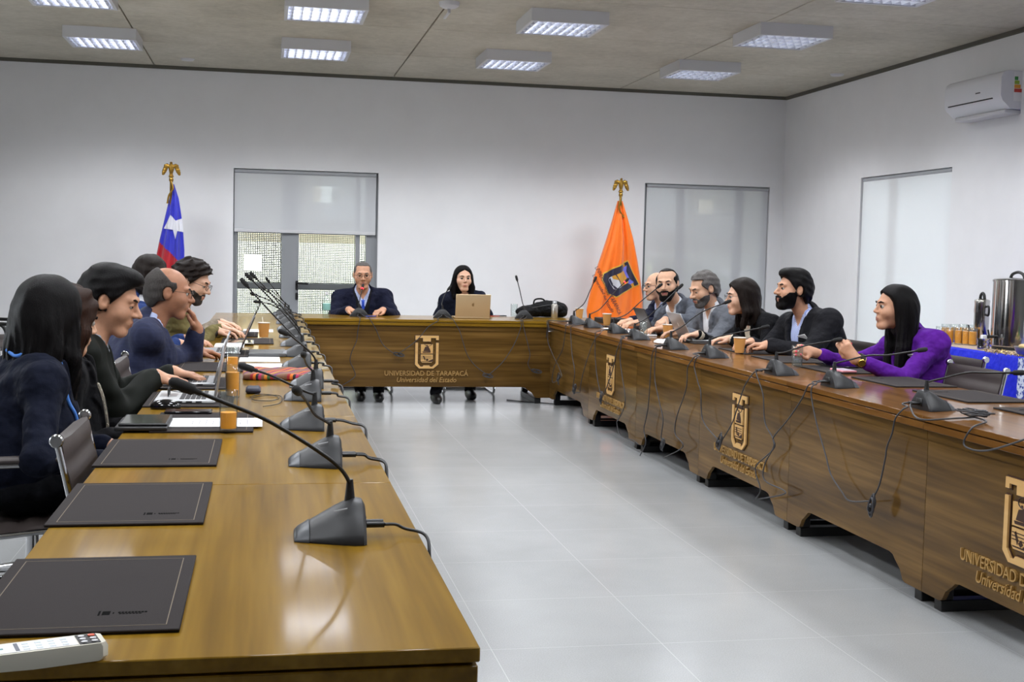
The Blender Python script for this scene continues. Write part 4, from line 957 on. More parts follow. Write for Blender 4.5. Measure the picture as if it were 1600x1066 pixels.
who['R6'] = person('person in a purple blazer with very long black hair holding a water glass, right row', (3.62, 6.25), (3.43, 6.25, .935), (3.325, 6.24, 1.1), (173, 0), 194,
    {1: dict(w=(2.985, 6.5, .84), d=(-1, .0, .05), n=(0, -1, .1), curl=[.55, .6, .65, .75], thumb=.9, side=-1), -1: dict(w=(3.0, 6.02, .845), d=(-.62, .35, .72), n=(.35, .8, .25), curl=[.7, .8, .9, 1.0], thumb=.5, side=1, pole=(.85, -.2, -.6), l=.31)}, 'tan', True, .98, dict(jaw=.95), hair_long(HAIR['black'], .43, .018, .002, 50, fwd=.0, width=.088), J['purple'], SH['black'], vd=.36, hs=.99, h=.0052, polo=.12, collar=False, cuffs=.72)
# --- small worn things
def name_tag(k, x, z, dy, tilt=0):
    i = who[k]; R = i['R']; y = surf_y(i['jf'], i['tf'], x, z)+.004; c = Vector(i['N']+np.array((x, y, z))@R); m = Matrix((Vector(R[0]), Vector(R[1]), Vector(R[2]))).transposed().to_4x4(); m.translation = c
    mb = MB().box(-.042, .042, -.0015, .0015, -.021, .021, .001); mb.xf(m @ Matrix.Rotation(tilt, 4, 'Y') @ Matrix.Rotation(-.25, 4, 'X')); mb.build('name_tag', m_paper, who[k]['root'], True)
name_tag('R5', -.1, -.075, 0, .1); name_tag('R6', -.085, -.06, 0); name_tag('R4', -.05, -.1, 0)
i = who['L1']; ln = MB(); R_, N_ = i['R'], i['N']
def on_chest(i, x, z, lift=.004): return Vector(i['N']+np.array((x, surf_y(i['jf'], i['tf'], x, z)+lift, z))@i['R'])
cv = lambda x, y, z: Vector(N_+np.array((x, y, z))@R_)
tp = lambda x, y: cv(x, y, surf_top(i['jf'], i['tf'], x, y)+.005)
ln.tube(spline([cv(.01, -.098, .03), tp(.05, -.075), tp(.085, -.045), tp(.105, 0), tp(.115, .04), on_chest(i, .115, -.09), on_chest(i, .1, -.14), on_chest(i, .075, -.2), on_chest(i, .04, -.27)], 6), .0065, 8)
ln.build('lanyard', mat('bright_blue_ribbon', (84, 140, 226), .6), i['root'], True, smooth=60)
i = who['L2']; tr = MB()
for k, p in enumerate(spline([on_chest(i, .085, -.05), on_chest(i, .08, -.09), on_chest(i, .06, -.16), on_chest(i, .035, -.22), on_chest(i, .02, -.28)], 12)): tr.ball(p, .0075, 6, sc=(1, 1, .8))
tr.build('jacket_trim', mat('silver_sequin', (190, 184, 170), .25, .8, bump=.6, bscale=600), i['root'], True)
i = who['R6']; s, e, wr = i['arms'][-1]; u = unit(wr-e); wt = MB().tube([wr-u*.045, wr-u*.02], .036, 14); wt.build('watch_strap', m_black, i['root'], True)
q_ = Vector((0, 0, 1)).rotation_difference(Vector((-.2, -.9, -.3)).normalized()).to_matrix().to_4x4(); q_.translation = Vector(wr-u*.032)+Vector((-.2, -.9, -.3)).normalized()*.033
MB().lathe([(.021, 0), (.021, .006), (.018, .009), (.001, .009)], 18, mx=q_).build('watch', mat('gold_metal', (206, 168, 84), .25, 1), i['root'], True)
nl = MB()
for sd in (1, -1):
    for p, d in i['tips'][sd]: nl.ball(p+d*.002, .0068, 8, sc=(1, 1, 1))
nl.build('painted_nails', mat('pink_nail_varnish', (226, 70, 96), .25), i['root'], True)
i = who['C1']; s, e, wr = i['arms'][-1]; u = unit(wr-e); MB().tube([wr-u*.03, wr-u*.012], .036, 14).build('watch', m_chrome, i['root'], True)
i = who['L6']
for sd in (1, -1):
    s, e, wr = i['arms'][sd]; u = unit(wr-e); MB().tube([wr-u*.05, wr-u*.02], [.043, .041], 14).build('knitted_cuff', m_black, i['root'], True)
# ------------------------------------------------------------------ chairs
m_lea = mat('brown_grey_leather', (62, 54, 52), .5, bump=.15, bscale=300)
def pad_strip(mb, prof, x0, x1, t, rib, thick, nx=6):
    """padded sheet along a (y, z) profile with cross ribs"""
    P = spline([(0, a, b) for a, b in prof], 10); n = len(P); L = 0; vs = []
    for i, p in enumerate(P):
        if i: L += (p-P[i-1]).length
        tg = (P[min(i+1, n-1)]-P[max(i-1, 0)]).normalized(); nm = Vector((0, -tg.z, tg.y))
        th = t+thick*abs(math.sin(PI*L/rib))
        for s in (1, -1):
            for k in range(nx+1):
                x = x0+(x1-x0)*k/nx; e = 1 if 0 < k < nx else .35
                q = p+nm*s*th*e; vs.append((x, q.y, q.z))
    m = nx+1; fs = []
    for i in range(n-1):
        for s in (0, 1):
            for k in range(nx):
                a = i*2*m+s*m+k; b = a+2*m; fs.append((a, a+1, b+1, b))
        fs.append((i*2*m, i*2*m+m, (i+1)*2*m+m, (i+1)*2*m)); fs.append((i*2*m+nx, i*2*m+m+nx, (i+1)*2*m+m+nx, (i+1)*2*m+nx))
    fs.append(tuple(range(0, m))+tuple(range(2*m-1, m-1, -1))); o = (n-1)*2*m; fs.append(tuple(range(o, o+m))+tuple(range(o+2*m-1, o+m-1, -1)))
    return mb.add(vs, fs)
def make_chair(label):
    r = thing('office_chair', label, 'chair', (0, 0, 0), 0, 'leather office chairs round the desks')
    sp_ = [(.23, .425), (.19, .45), (.05, .445), (-.1, .435), (-.17, .437)]; bp = [(-.185, .45), (-.235, .5), (-.255, .6), (-.28, .72), (-.303, .825)]
    pad_strip(MB(), sp_, -.245, .245, .012, .07, .012).build('seat', m_lea, r, smooth=60)
    pad_strip(MB(), bp, -.245, .245, .012, .085, .012).build('backrest', m_lea, r, smooth=60)
    for s in (-1, 1):
        path = [(s*.26, a, b) for a, b in sp_+bp]
        rail = MB(); pts = spline(path, 5)
        rail.tube(pts, .0085, 10); k = rail.build('side_rail', m_chrome, r, smooth=60)
        MB().lathe([(.001, -.011), (.015, -.011), (.018, -.007), (.018, .007), (.015, .011), (.001, .011)], 16, mx=Matrix.Translation((s*.259, -.304, .828)) @ Matrix.Rotation(PI/2, 4, 'Y')).build('end_cap', m_chrome, k, smooth=50)
        a = MB(); a.tube(spline([(s*.275, -.25, .62), (s*.285, -.2, .655), (s*.288, -.05, .66), (s*.288, .1, .655), (s*.285, .16, .6), (s*.275, .13, .5), (s*.265, .08, .45)], 6), .011, 10)
        ar = a.build('armrest', m_chrome, r, smooth=60)
        MB().box(s*.288-.024, s*.288+.024, -.2, .11, .664, .685, .008).build('arm_pad', m_lea, ar)
    MB().lathe([(.028, .09), (.028, .22), (.02, .225), (.02, .39), (.1, .4), (.1, .425)], 18).build('column', m_chrome, r, smooth=50)
    for k in range(5):
        an = 2*PI*k/5+.3; c, s = math.cos(an), math.sin(an); u = Vector((c, s, 0)); w = Vector((-s, c, 0))
        MB().tube([u*.02+Vector((0, 0, .11)), u*.15+Vector((0, 0, .105)), u*.3+Vector((0, 0, .075))], [.028, .022, .014], 10).build('base_arm', m_chrome, r, smooth=60)
        cs = MB()
        for d in (-.014, .014): cs.lathe([(.001, -.009), (.026, -.009), (.029, 0), (.026, .009), (.001, .009)], 14, mx=Matrix.Translation(u*.3+w*d+Vector((0, 0, .03))) @ Matrix(((c, -s, 0), (s, c, 0), (0, 0, 1))).to_4x4() @ Matrix.Rotation(PI/2, 4, 'X'))
        cs.build('caster', m_black, r, smooth=50)
    return r
names = [('R6', (3.53, 6.42), 'leather chair of the person in the purple blazer'), ('R5', (3.53, 7.62), 'leather chair of the person in the charcoal blazer'), ('R4', (3.5, 8.3), 'leather chair of the smiling person with long dark hair'),
         ('R3', (3.48, 8.97), 'leather chair of the person in the light grey blazer'), ('R2', (3.47, 9.66), 'leather chair of the bearded person facing the camera'), ('R1', (3.54, 10.42), 'leather chair of the person farthest in the right row'),
         ('', (3.22, 5.74), 'empty leather chair next to the person in the purple blazer'), ('', (3.24, 5.05), 'empty leather chair second from the person in the purple blazer'), ('', (3.3, 4.36), 'empty leather chair nearest the camera in the right row')]
ch0 = None
for k, (x, y), lab in names:
    if ch0 is None: ch0 = make_chair(lab); ch0.location = (x, y, 0); ch0.rotation_euler = (0, 0, PI/2)
    else: dup(ch0, (x, y, 0), PI/2, lab)
for x, y, a, lab in [(-.74, 4.3, 12, 'leather chair of the person with the blue lanyard'), (-.79, 4.9, 0, 'leather chair of the person with curly brown hair'), (-.74, 5.14, 0, None), (-.66, 6.42, 0, 'leather chair of the balding person in plaid'), (-.74, 7.22, 0, 'leather chair of the person in the blue jacket'), (-.62, 8.02, 0, 'leather chair of the person in the olive jacket'), (-.66, 8.95, 0, 'leather chair of the grey haired person in beige'),
                     (-.215, 3.625, 0, 'empty leather chair pushed in at the third folder of the left row'), (-.27, 2.08, 6, 'empty leather chair at the lower left corner of the photo'), (-.33, 5.82, 0, 'empty leather chair between the green quilted jacket and the plaid blazer')]:
    if lab: dup(ch0, (x, y, 0), -PI/2+math.radians(a), lab)
def make_visitor(label):
    r = thing('visitor_chair', label, 'chair', (0, 0, 0), 0, 'chrome framed chairs')
    for s in (-1, 1):
        MB().tube(spline([(s*.24, -.2, .012), (s*.24, .15, .012), (s*.24, .24, .03), (s*.24, .245, .1), (s*.24, .235, .4), (s*.24, .2, .455), (s*.24, -.1, .45), (s*.24, -.2, .46), (s*.24, -.24, .52), (s*.24, -.29, .86)], 6), .0125, 10).build('frame', m_chrome, r, smooth=60)
        MB().tube(spline([(s*.25, .21, .45), (s*.26, .2, .56), (s*.265, .13, .615), (s*.265, -.1, .625), (s*.26, -.22, .62), (s*.25, -.25, .6)], 6), .016, 10).build('armrest', m_black, r, smooth=60)
    MB().tube([(-.24, -.2, .012), (.24, -.2, .012)], .0125, 10).build('cross_tube', m_chrome, r, smooth=60)
    pad_strip(MB(), [(.22, .44), (.1, .47), (-.1, .465), (-.2, .47)], -.235, .235, .02, .5, .004).build('seat', m_lea, r, smooth=60)
    pad_strip(MB(), [(-.235, .52), (-.26, .65), (-.285, .78), (-.295, .86)], -.235, .235, .014, .5, .004).build('backrest', m_lea, r, smooth=60)
    return r
v0 = make_visitor('chrome chair of the person speaking at the head desk'); v0.location = (.95, 12.05, 0); v0.rotation_euler = (0, 0, PI)
dup(v0, (1.93, 12.05, 0), PI, 'chrome chair of the person behind the gold laptop')
dup(v0, (-2.4, 12.2, 0), -PI/2-.25, 'empty chrome chair with black armrests by the back wall, farther one')
dup(v0, (-2.36, 11.5, 0), -PI/2-.25, 'empty chrome chair with black armrests by the back wall, nearer one')

# ------------------------------------------------------------------ microphones
m_mic = mat('dark_grey_mic_plastic', (30, 31, 34), .45, bump=.05, bscale=800); m_mic2 = mat('black_mic_foam', (17, 17, 18), .8, bump=.4, bscale=900)
m_tip = mat('silver_grey_button', (74, 77, 82), .35, .2); m_cable = mat('black_cable', (22, 22, 25), .45); m_cable_g = mat('dark_grey_cable', (52, 52, 56), .5)
def mic_loft(st):
    pr = [(-1, 0), (-1, .09), (-.9, .26), (-.62, .64), (-.32, .93), (-.12, 1), (.12, 1), (.32, .93), (.62, .64), (.9, .26), (1, .09), (1, 0)]
    n = len(pr); vs = [(a*w, y, c*h) for y, w, h in st for a, c in pr]
    return MB().add(vs, [(i*n+k, i*n+(k+1) % n, (i+1)*n+(k+1) % n, (i+1)*n+k) for i in range(len(st)-1) for k in range(n)]+[tuple(range(n)), tuple(range((len(st)-1)*n, len(st)*n))])
def mic_base():
    return mic_loft([(-.06, .08, .066), (-.054, .086, .077), (-.035, .086, .081), (0, .074, .064), (.035, .06, .044), (.062, .049, .029), (.074, .044, .022), (.08, .04, .014)]).build('base', m_mic, None, smooth=38)
def small(mb, nm, m):
    o = mb.build(nm, m, None, smooth=50); return o
mic_parts = [mic_base(), small(mic_loft([(.052, .0553, .0368), (.062, .0502, .0302), (.074, .0452, .023), (.0812, .0412, .0148)]), 'talk_button', m_tip), small(MB().box(-.024, .024, -.0625, -.0595, .014, .046, .003), 'socket', m_black),
             small(MB().tube([(-.013, -.064, .026), (-.013, -.1, .026)], .006, 10).tube([(.013, -.064, .026), (.013, -.1, .026)], .006, 10), 'plug', m_black), small(MB().box(-.0012, .0012, -.012, .016, 0, .001, mx=Matrix.Translation((-.035, -.012, .0625)) @ Matrix.Rotation(-.9, 4, 'Y') @ Matrix.Rotation(-.4, 4, 'X')), 'maker_mark', mat('pale_print', (170, 172, 176), .5))]
first_mic = [True]
def microphone(label, x, y, rz, neck, tipdir=None, red=False, mark=True):
    """neck: world points of the gooseneck, from the base to the capsule"""
    r = thing('microphone', label, 'microphone', (x, y, .7505), rz, 'gooseneck microphones on the desks')
    for o in mic_parts:
        c = o if first_mic[0] else o.copy()
        if not first_mic[0]: COL.objects.link(c)
        c.parent = r
    first_mic[0] = False
    s = r.matrix_basis @ Vector((0, -.03, .078))
    pts = spline([s]+[s+Vector((0, 0, .03))]+[Vector(p) for p in neck], 7)
    MB().tube([s-Vector((0, 0, .01)), s+Vector((0, 0, .016)), s+Vector((0, 0, .04))], [.012, .009, .0065], 12).build('neck_collar', m_black, r, True, smooth=60)
    MB().tube(pts, .0042, 8).build('gooseneck', m_black, r, True, smooth=60)
    d = (pts[-1]-pts[-4]).normalized(); e = pts[-1]; q = Vector((0, 0, 1)).rotation_difference(d).to_matrix().to_4x4(); q.translation = e
    MB().lathe([(.001, -.012), (.0055, -.012), (.0062, 0), (.0105, .004), (.0115, .02), (.0115, .04), (.008, .05), (.001, .053)], 16, mx=q).build('capsule', m_mic2, r, True, smooth=60)
    if red: MB().lathe([(.0118, .0), (.0124, .001), (.0124, .007), (.0118, .008)], 16, mx=q).build('red_light_ring', mat('red_light', (255, 40, 50), .4, emit=4), r, True)
    return r
LM = [(2.55, .145, [(.135, 2.5, .915), at(425, 661, 1, 2.48), at(350, 629, 1, 2.465), at(305, 611, 1, 2.46)]), (3.44, .15, [(.135, 3.33, .9), (.105, 3.2, .955), (.085, 3.1, .985)]),
      (4.15, .135, [(.13, 4.12, .876), (.03, 4.1, .925), (-.03, 4.1, .946)]), (4.95, .16, [(.165, 4.9, .89), (.15, 4.75, .93), (.145, 4.68, .945)]), (5.42, .19, [(.195, 5.4, .90), (.12, 5.38, .965), (.1, 5.37, .978)]),
      (6.3, .17, [(.165, 6.28, .89), (.0, 6.28, 1.06), (-.08, 6.28, 1.15)]), (7.0, .175, [(.155, 6.98, .93), (.02, 6.98, 1.08), (-.065, 6.98, 1.165)]), (7.75, .18, [(.155, 7.72, .93), (.03, 7.72, 1.08), (-.05, 7.72, 1.16)]),
      (8.5, .18, [(.165, 8.48, .9), (.05, 8.46, .97), (-.02, 8.46, .985)]), (9.3, .175, [(.16, 9.28, .9), (.03, 9.28, .97), (-.05, 9.28, 1.0)]), (10.1, .175, [(.16, 10.08, .9), (.06, 10.08, .98), (.0, 10.08, 1.02)]),
      (10.85, .175, [(.16, 10.83, .9), (.1, 10.8, .98), (.04, 10.8, 1.06)]), (11.45, .155, [(.14, 11.43, .9), (.06, 11.4, .97), (.0, 11.4, .99)])]
ordn = ['nearest the camera', 'second nearest the camera', 'third from the camera', 'fourth from the camera', 'fifth from the camera', 'sixth from the camera', 'seventh from the camera', 'eighth from the camera', 'ninth from the camera', 'tenth from the camera', 'eleventh from the camera', 'twelfth from the camera', 'farthest from the camera']
for k, (y, x, nk) in enumerate(LM): microphone('black gooseneck microphone on the left row of desks, %s' % ordn[k], x, y, PI/2, nk)
RM = [(4.63, 2.655, [(2.70, 4.63, .878), (2.8, 4.63, .9), (2.9, 4.63, .9), (3.0, 4.62, .902)]), (5.48, 2.66, [(2.71, 5.48, .88), (2.8, 5.48, .9), (2.9, 5.48, .903), (3.05, 5.48, .925)]), (6.07, 2.62, [(2.64, 6.07, .868), (2.75, 6.07, .903), (2.9, 6.07, .93)]),
      (7.13, 2.645, [(2.68, 7.13, .88), (2.78, 7.13, .9), (2.94, 7.13, .933)]), (7.77, 2.615, [(2.66, 7.77, .9), (2.78, 7.77, .99), (2.94, 7.77, 1.055)]), (8.67, 2.64, [(2.69, 8.67, .9), (2.8, 8.67, 1.0), (2.925, 8.67, 1.12)]),
      (9.39, 2.69, [(2.76, 9.39, .9), (2.87, 9.39, 1.0), (3.0, 9.39, 1.108)]), (10.1, 2.68, [(2.74, 10.1, .91), (2.84, 10.1, 1.03), (2.94, 10.1, 1.13)]), (10.58, 2.665, [(2.72, 10.58, .93), (2.77, 10.58, 1.04), (2.805, 10.58, 1.12)])]
for k, (y, x, nk) in enumerate(RM): microphone('black gooseneck microphone on the right row of desks, %s' % (ordn[k] if k < 8 else ordn[-1]), x, y, -PI/2, nk, red=(k == 7))
microphone('gooseneck microphone with a red light before the person in the blue tie', .84, 11.4, 0, [(.845, 11.44, .88), (.862, 11.46, .96), (.872, 11.48, 1.0)], red=True)
microphone('gooseneck microphone beside the gold laptop on the head desk', 1.593, 11.38, 0, [(1.595, 11.42, .88), (1.625, 11.45, .96), (1.652, 11.46, 1.0)])
microphone('gooseneck microphone in front of the black bag on the head desk', 2.362, 11.44, 0, [(2.355, 11.45, .9), (2.325, 11.45, 1.02), (2.302, 11.45, 1.1)])
# cables
GC = 'microphone cables hanging down the desk fronts'
def cable(label, pts, r=.0035, m=None, bundle=None, grp=GC):
    mb = MB(); mb.tube(spline(pts, 7), r, 7)
    o = mb.build('microphone_cable', m or m_cable_g, None, smooth=60); return tag(o, label, 'cable', grp)
XC = XT-.018
def on_front(px): return [at(a, b, 0, XC) for a, b in px]
RC = [([(855, 510), (853, 528), (844, 551), (841, 575)], 'ninth'), ([(857, 512), (856, 533), (864, 555), (873, 573), (878, 588)], 'ninth'), ([(884, 514), (883, 521), (879, 546), (870, 564), (864, 582), (864, 598), (877, 589)], 'eighth'), ([(892, 516), (892, 526), (894, 555), (898, 582), (895, 611), (906, 613)], 'eighth'),
      ([(937, 521), (930, 530), (922, 548), (911, 584), (906, 611)], 'seventh'), ([(930, 524), (930, 555), (933, 589), (940, 622)], 'seventh'), ([(969, 534), (964, 548), (956, 582), (943, 618)], 'sixth'), ([(971, 534), (969, 560), (972, 587), (977, 622), (974, 640), (966, 656), (964, 661), (969, 680), (989, 688), (998, 695)], 'sixth'),
      ([(1024, 546), (1019, 555), (1016, 591), (1013, 634), (1009, 656), (1006, 672), (1009, 692), (1000, 712)], 'fifth'), ([(1025, 547), (1023, 589), (1030, 627), (1036, 656), (1033, 684), (1038, 695)], 'fifth'), ([(1084, 560), (1077, 569), (1074, 577), (1072, 608), (1057, 653), (1055, 678), (1067, 698), (1037, 715)], 'fourth'), ([(1088, 561), (1085, 573), (1091, 599), (1095, 613), (1098, 656), (1119, 684), (1127, 690)], 'fourth'),
      ([(1178, 584), (1164, 602), (1155, 628), (1144, 661), (1127, 690)], 'third'), ([(1181, 585), (1192, 616), (1195, 659), (1207, 684), (1209, 701), (1183, 726), (1181, 740), (1188, 766), (1178, 782)], 'third'), ([(1262, 606), (1252, 625), (1231, 656), (1209, 683), (1209, 698), (1195, 726), (1195, 751), (1228, 770), (1186, 780)], 'second'), ([(1268, 607), (1268, 622), (1276, 662), (1290, 711), (1298, 741), (1315, 768), (1328, 783), (1361, 783)], 'second'),
      ([(1410, 643), (1399, 654), (1394, 677), (1386, 698), (1383, 718), (1374, 758), (1364, 778)], 'first')]
cnt = {}; midx = dict(first=0, second=1, third=2, fourth=3, fifth=4, sixth=5, seventh=6, eighth=7, ninth=8)
for px, k in RC:
    y, x, _ = RM[midx[k]]; cnt[k] = cnt.get(k, 0)+1
    P = on_front(px); e = P[0]; sd = .013 if cnt[k] == 1 else -.013
    start = [Vector((x-.1, y+sd, .777)), Vector((x-.13, y+sd*1.3+(e.y-y)*.2, .772)), Vector((XC+.03, y+(e.y-y)*.7, .766)), Vector((XC+.002, e.y, .757))]
    if e.z > .74: P = P[1:]
    if P[-1].z < .25: pass
    cable('%s dark cable from the %s microphone of the right row, counted from the camera' % ({1: 'far', 2: 'near'}[cnt[k]], k), start+P)
def knot(label, c, r, ax=0):
    mb = MB(); rnd = random.Random(int(c[1]*1000)); 
    for j in range(4):
        a, b, ph = r*rnd.uniform(.5, 1), r*rnd.uniform(1.2, 2.0), rnd.uniform(0, PI); lp = []
        for t in range(14):
            an = 2*PI*t/14; u, v = a*math.cos(an), b*math.sin(an); w = .004*math.sin(an*2+j)
            u, v = u*math.cos(ph*.25)-v*math.sin(ph*.25), u*math.sin(ph*.25)+v*math.cos(ph*.25)
            lp.append((c[0]-.006-w-j*.002, c[1]+u, c[2]+v) if ax == 0 else (c[0]+v, c[1]-.006-w-j*.002, c[2]+u*.6) if ax == 1 else (c[0]+u, c[1]+v, c[2]+.006+abs(w)+j*.006))
        mb.tube(lp, .0034, 6, closed=True)
    mb.ball((c[0]-.012 if ax == 0 else c[0], c[1], c[2]+(.015 if ax == 2 else 0)), r*.35, 8)
    return tag(mb.build('cable_bundle', m_cable_g, None, smooth=60), label, 'cable', 'tied bundles of microphone cable')
for px, lab in [((874, 592), 'tied cable bundle under the ninth microphone of the right row'), ((899, 608), 'tied cable bundle under the eighth microphone of the right row'), ((941, 622), 'tied cable bundle over the gilt lettering farthest away'), ((1037, 695), 'tied cable bundle hanging at the gap below the fifth desk of the right row'), ((1127, 690), 'looped cable bundle below the middle emblem of the right row'), ((1365, 790), 'tied cable bundle hanging left of the nearest emblem')]:
    p = at(px[0], px[1], 0, XC-.002); knot(lab, p, .028)
p0 = Vector((2.56, 4.58, .757)); c0 = at(1523, 652, 2, .757)
cable('dark cable from the nearest right row microphone to the bundle lying on the desk', [Vector((2.555, 4.62, .777)), Vector((2.53, 4.58, .765)), at(1437, 655, 2, .757), at(1490, 654, 2, .757), c0], grp=None)
knot('tied cable bundle lying on the desk edge at the right', c0, .04, 2)
cable('dark cable drooping from the bundle on the desk to the right edge', [c0, at(1541, 659, 2, .757), at(1520, 668, 0, XC+.02), at(1506, 690, 0, XC), at(1514, 701, 0, XC), at(1544, 704, 0, XC), at(1600, 687, 0, XC), at(1640, 668, 0, XC)], grp=None)
YC = TB-.016
HC = [([(563, 500), (559, 517), (557, 533), (550, 549), (547, 564), (553, 578), (554, 589), (537, 601), (526, 606)], 0, 'left cable from the microphone of the person in the blue tie'), ([(577, 500), (587, 514), (598, 538), (615, 552), (626, 556)], 0, 'right cable from the microphone of the person in the blue tie'),
      ([(684, 502), (669, 511), (655, 528), (641, 540), (622, 553)], 1, 'left cable from the microphone by the gold laptop'), ([(708, 502), (718, 517), (723, 533), (730, 554), (742, 571), (760, 585)], 1, 'right cable from the microphone by the gold laptop'),
      ([(814, 505), (814, 512), (803, 539), (787, 564), (773, 578), (762, 587)], 2, 'left cable from the microphone in front of the black bag'), ([(817, 505), (820, 519), (825, 539), (828, 555), (825, 569), (830, 578), (841, 582)], 2, 'right cable from the microphone in front of the black bag')]
bx_ = [(.84, 11.4), (1.593, 11.38), (2.362, 11.44)]
for px, b, lab in HC:
    P = [at(q[0], q[1], 1, YC) for q in px]; sd = -.013 if 'left' in lab else .013; x, y = bx_[b]
    cable(lab, [Vector((x+sd, y-.1, .777)), Vector((x+sd*1.4+(P[0].x-x)*.3, y-.16, .764)), Vector((P[0].x, YC+.05, .758)), Vector((P[0].x, YC+.004, .757))]+(P[1:] if P[0].z > .74 else P))
for px, lab in [((623, 554), 'tied cable bundle left of the head desk emblem'), ((762, 587), 'tied cable bundle right of the head desk lettering'), ((838, 580), 'tied cable bundle at the right end of the head desk front')]: knot(lab, at(px[0], px[1], 1, YC-.002), .028, 1)
for k, (y, x, _) in enumerate(LM):
    for j, sd in enumerate((-.013, .013)):
        if k == 0 and j == 1: continue
        e = Vector((XA+.008, y-.02+sd, .757)); yy = y-.13-.03*j if k else y-.1
        cable('%s cable of the left row microphone %s' % (('near', 'far')[j], ordn[k]), [Vector((x+.1, y+sd, .777)), Vector((x+.125, y+sd+.02, .772)), Vector((XA-.03, y+.02+sd, .763)), e, Vector((XA+.012, y-.06+sd, .72)), Vector((XA+.012, yy, .6)), Vector((XA+.012, yy-.1, .42)), Vector((XA+.012, yy-.25, .38))], m=m_cable, grp='cables over the edge of the left desks')
# ------------------------------------------------------------------ things on the desks
m_pad = mat('grey_brown_leatherette', (52, 48, 48), .85, spec=.12, bump=.2, bscale=500); m_stitch = mat('tan_stitching', (112, 98, 80), .7); m_stamp = mat('dark_blind_stamp', (10, 9, 9), .9, spec=.05); m_blackfelt = mat('black_pad_edge', (20, 18, 18), .8)
pad0 = None
def desk_pad(label, x, y, rz, z=.7505):
    """0.47 m along local x, 0.32 m along local y; the sitter is towards -y"""
    global pad0
    if pad0 is None:
        r = thing('desk_pad', label, 'desk pad', (x, y, z), rz, 'leatherette desk pads')
        MB().box(-.235, .235, -.16, .16, .0015, .006, .0015).build('pad', m_pad, r); MB().box(-.234, .234, -.159, .159, 0, .0014).build('underside', m_blackfelt, r)
        s = MB()
        for a0, a1, b0, b1 in ((-.21, .21, -.139, -.1375), (-.21, .21, .1375, .139), (-.2115, -.21, -.139, .139), (.21, .2115, -.139, .139)): s.box(a0, a1, b0, b1, .006, .0064)
        s.build('stitching', m_stitch, r)
        t = MB(); t.box(.128, .152, .03, .033, .006, .0063); t.box(.13, .15, .036, .048, .006, .0063); t.box(.136, .144, .052, .054, .006, .0063)
        for i in range(9): t.box(.134, .141, .06+i*.005, .0638+i*.005, .006, .0063)
        for i in range(7): t.box(.143, .147, .062+i*.005, .0658+i*.005, .006, .0063)
        t.build('stamp', m_stamp, r); pad0 = r; return r
    return dup(pad0, (x, y, z), rz, label)
LP = [(-.28, 2.16, 'empty desk pad nearest the camera, beside the white remote control'), (-.28, 2.92, 'empty desk pad second from the camera on the left row'), (-.28, 3.645, 'empty desk pad beside the pushed-in chair on the left row'), (-.19, 4.28, 'desk pad under the printed paper and tablet'), (-.27, 4.93, 'desk pad under the laptop with spectacles on it'), (-.27, 5.53, 'desk pad under the laptop of the quilted jacket'),
      (-.25, 6.3, 'desk pad before the arm of the plaid blazer'), (-.24, 7.12, 'desk pad under the laptop of the plaid blazer'), (-.1, 8.1, 'desk pad under the kraft cup on the left row'), (-.2, 8.75, 'desk pad under the laptop of the olive jacket')]
for x, y, lab in LP: desk_pad(lab, x, y, -PI/2)
for x, y, lab in [(3.1, 4.42, 'desk pad at the right edge of the photo'), (3.1, 5.08, 'empty desk pad second from the right edge of the photo'), (3.1, 5.7, 'empty desk pad next to the purple sleeve'), (3.08, 6.36, 'desk pad under the lavender tablet cover'), (3.08, 7.0, 'desk pad beside the held water glass'), (3.1, 7.62, 'desk pad under the clasped hands of the charcoal blazer'), (3.08, 8.5, 'desk pad under the silver laptop')]: desk_pad(lab, x, y, PI/2)
m_silver = mat('silver_aluminium', (178, 180, 184), .35, .7); m_gold_l = mat('pale_gold_aluminium', (206, 182, 146), .38, .55); m_dark_l = mat('dark_laptop_shell', (40, 38, 36), .45); m_keys = mat('dark_keys', (36, 36, 40), .5); m_screen = mat('dark_screen', (20, 22, 26), .12); m_deck = mat('pale_keyboard_deck', (206, 208, 210), .4, .2)
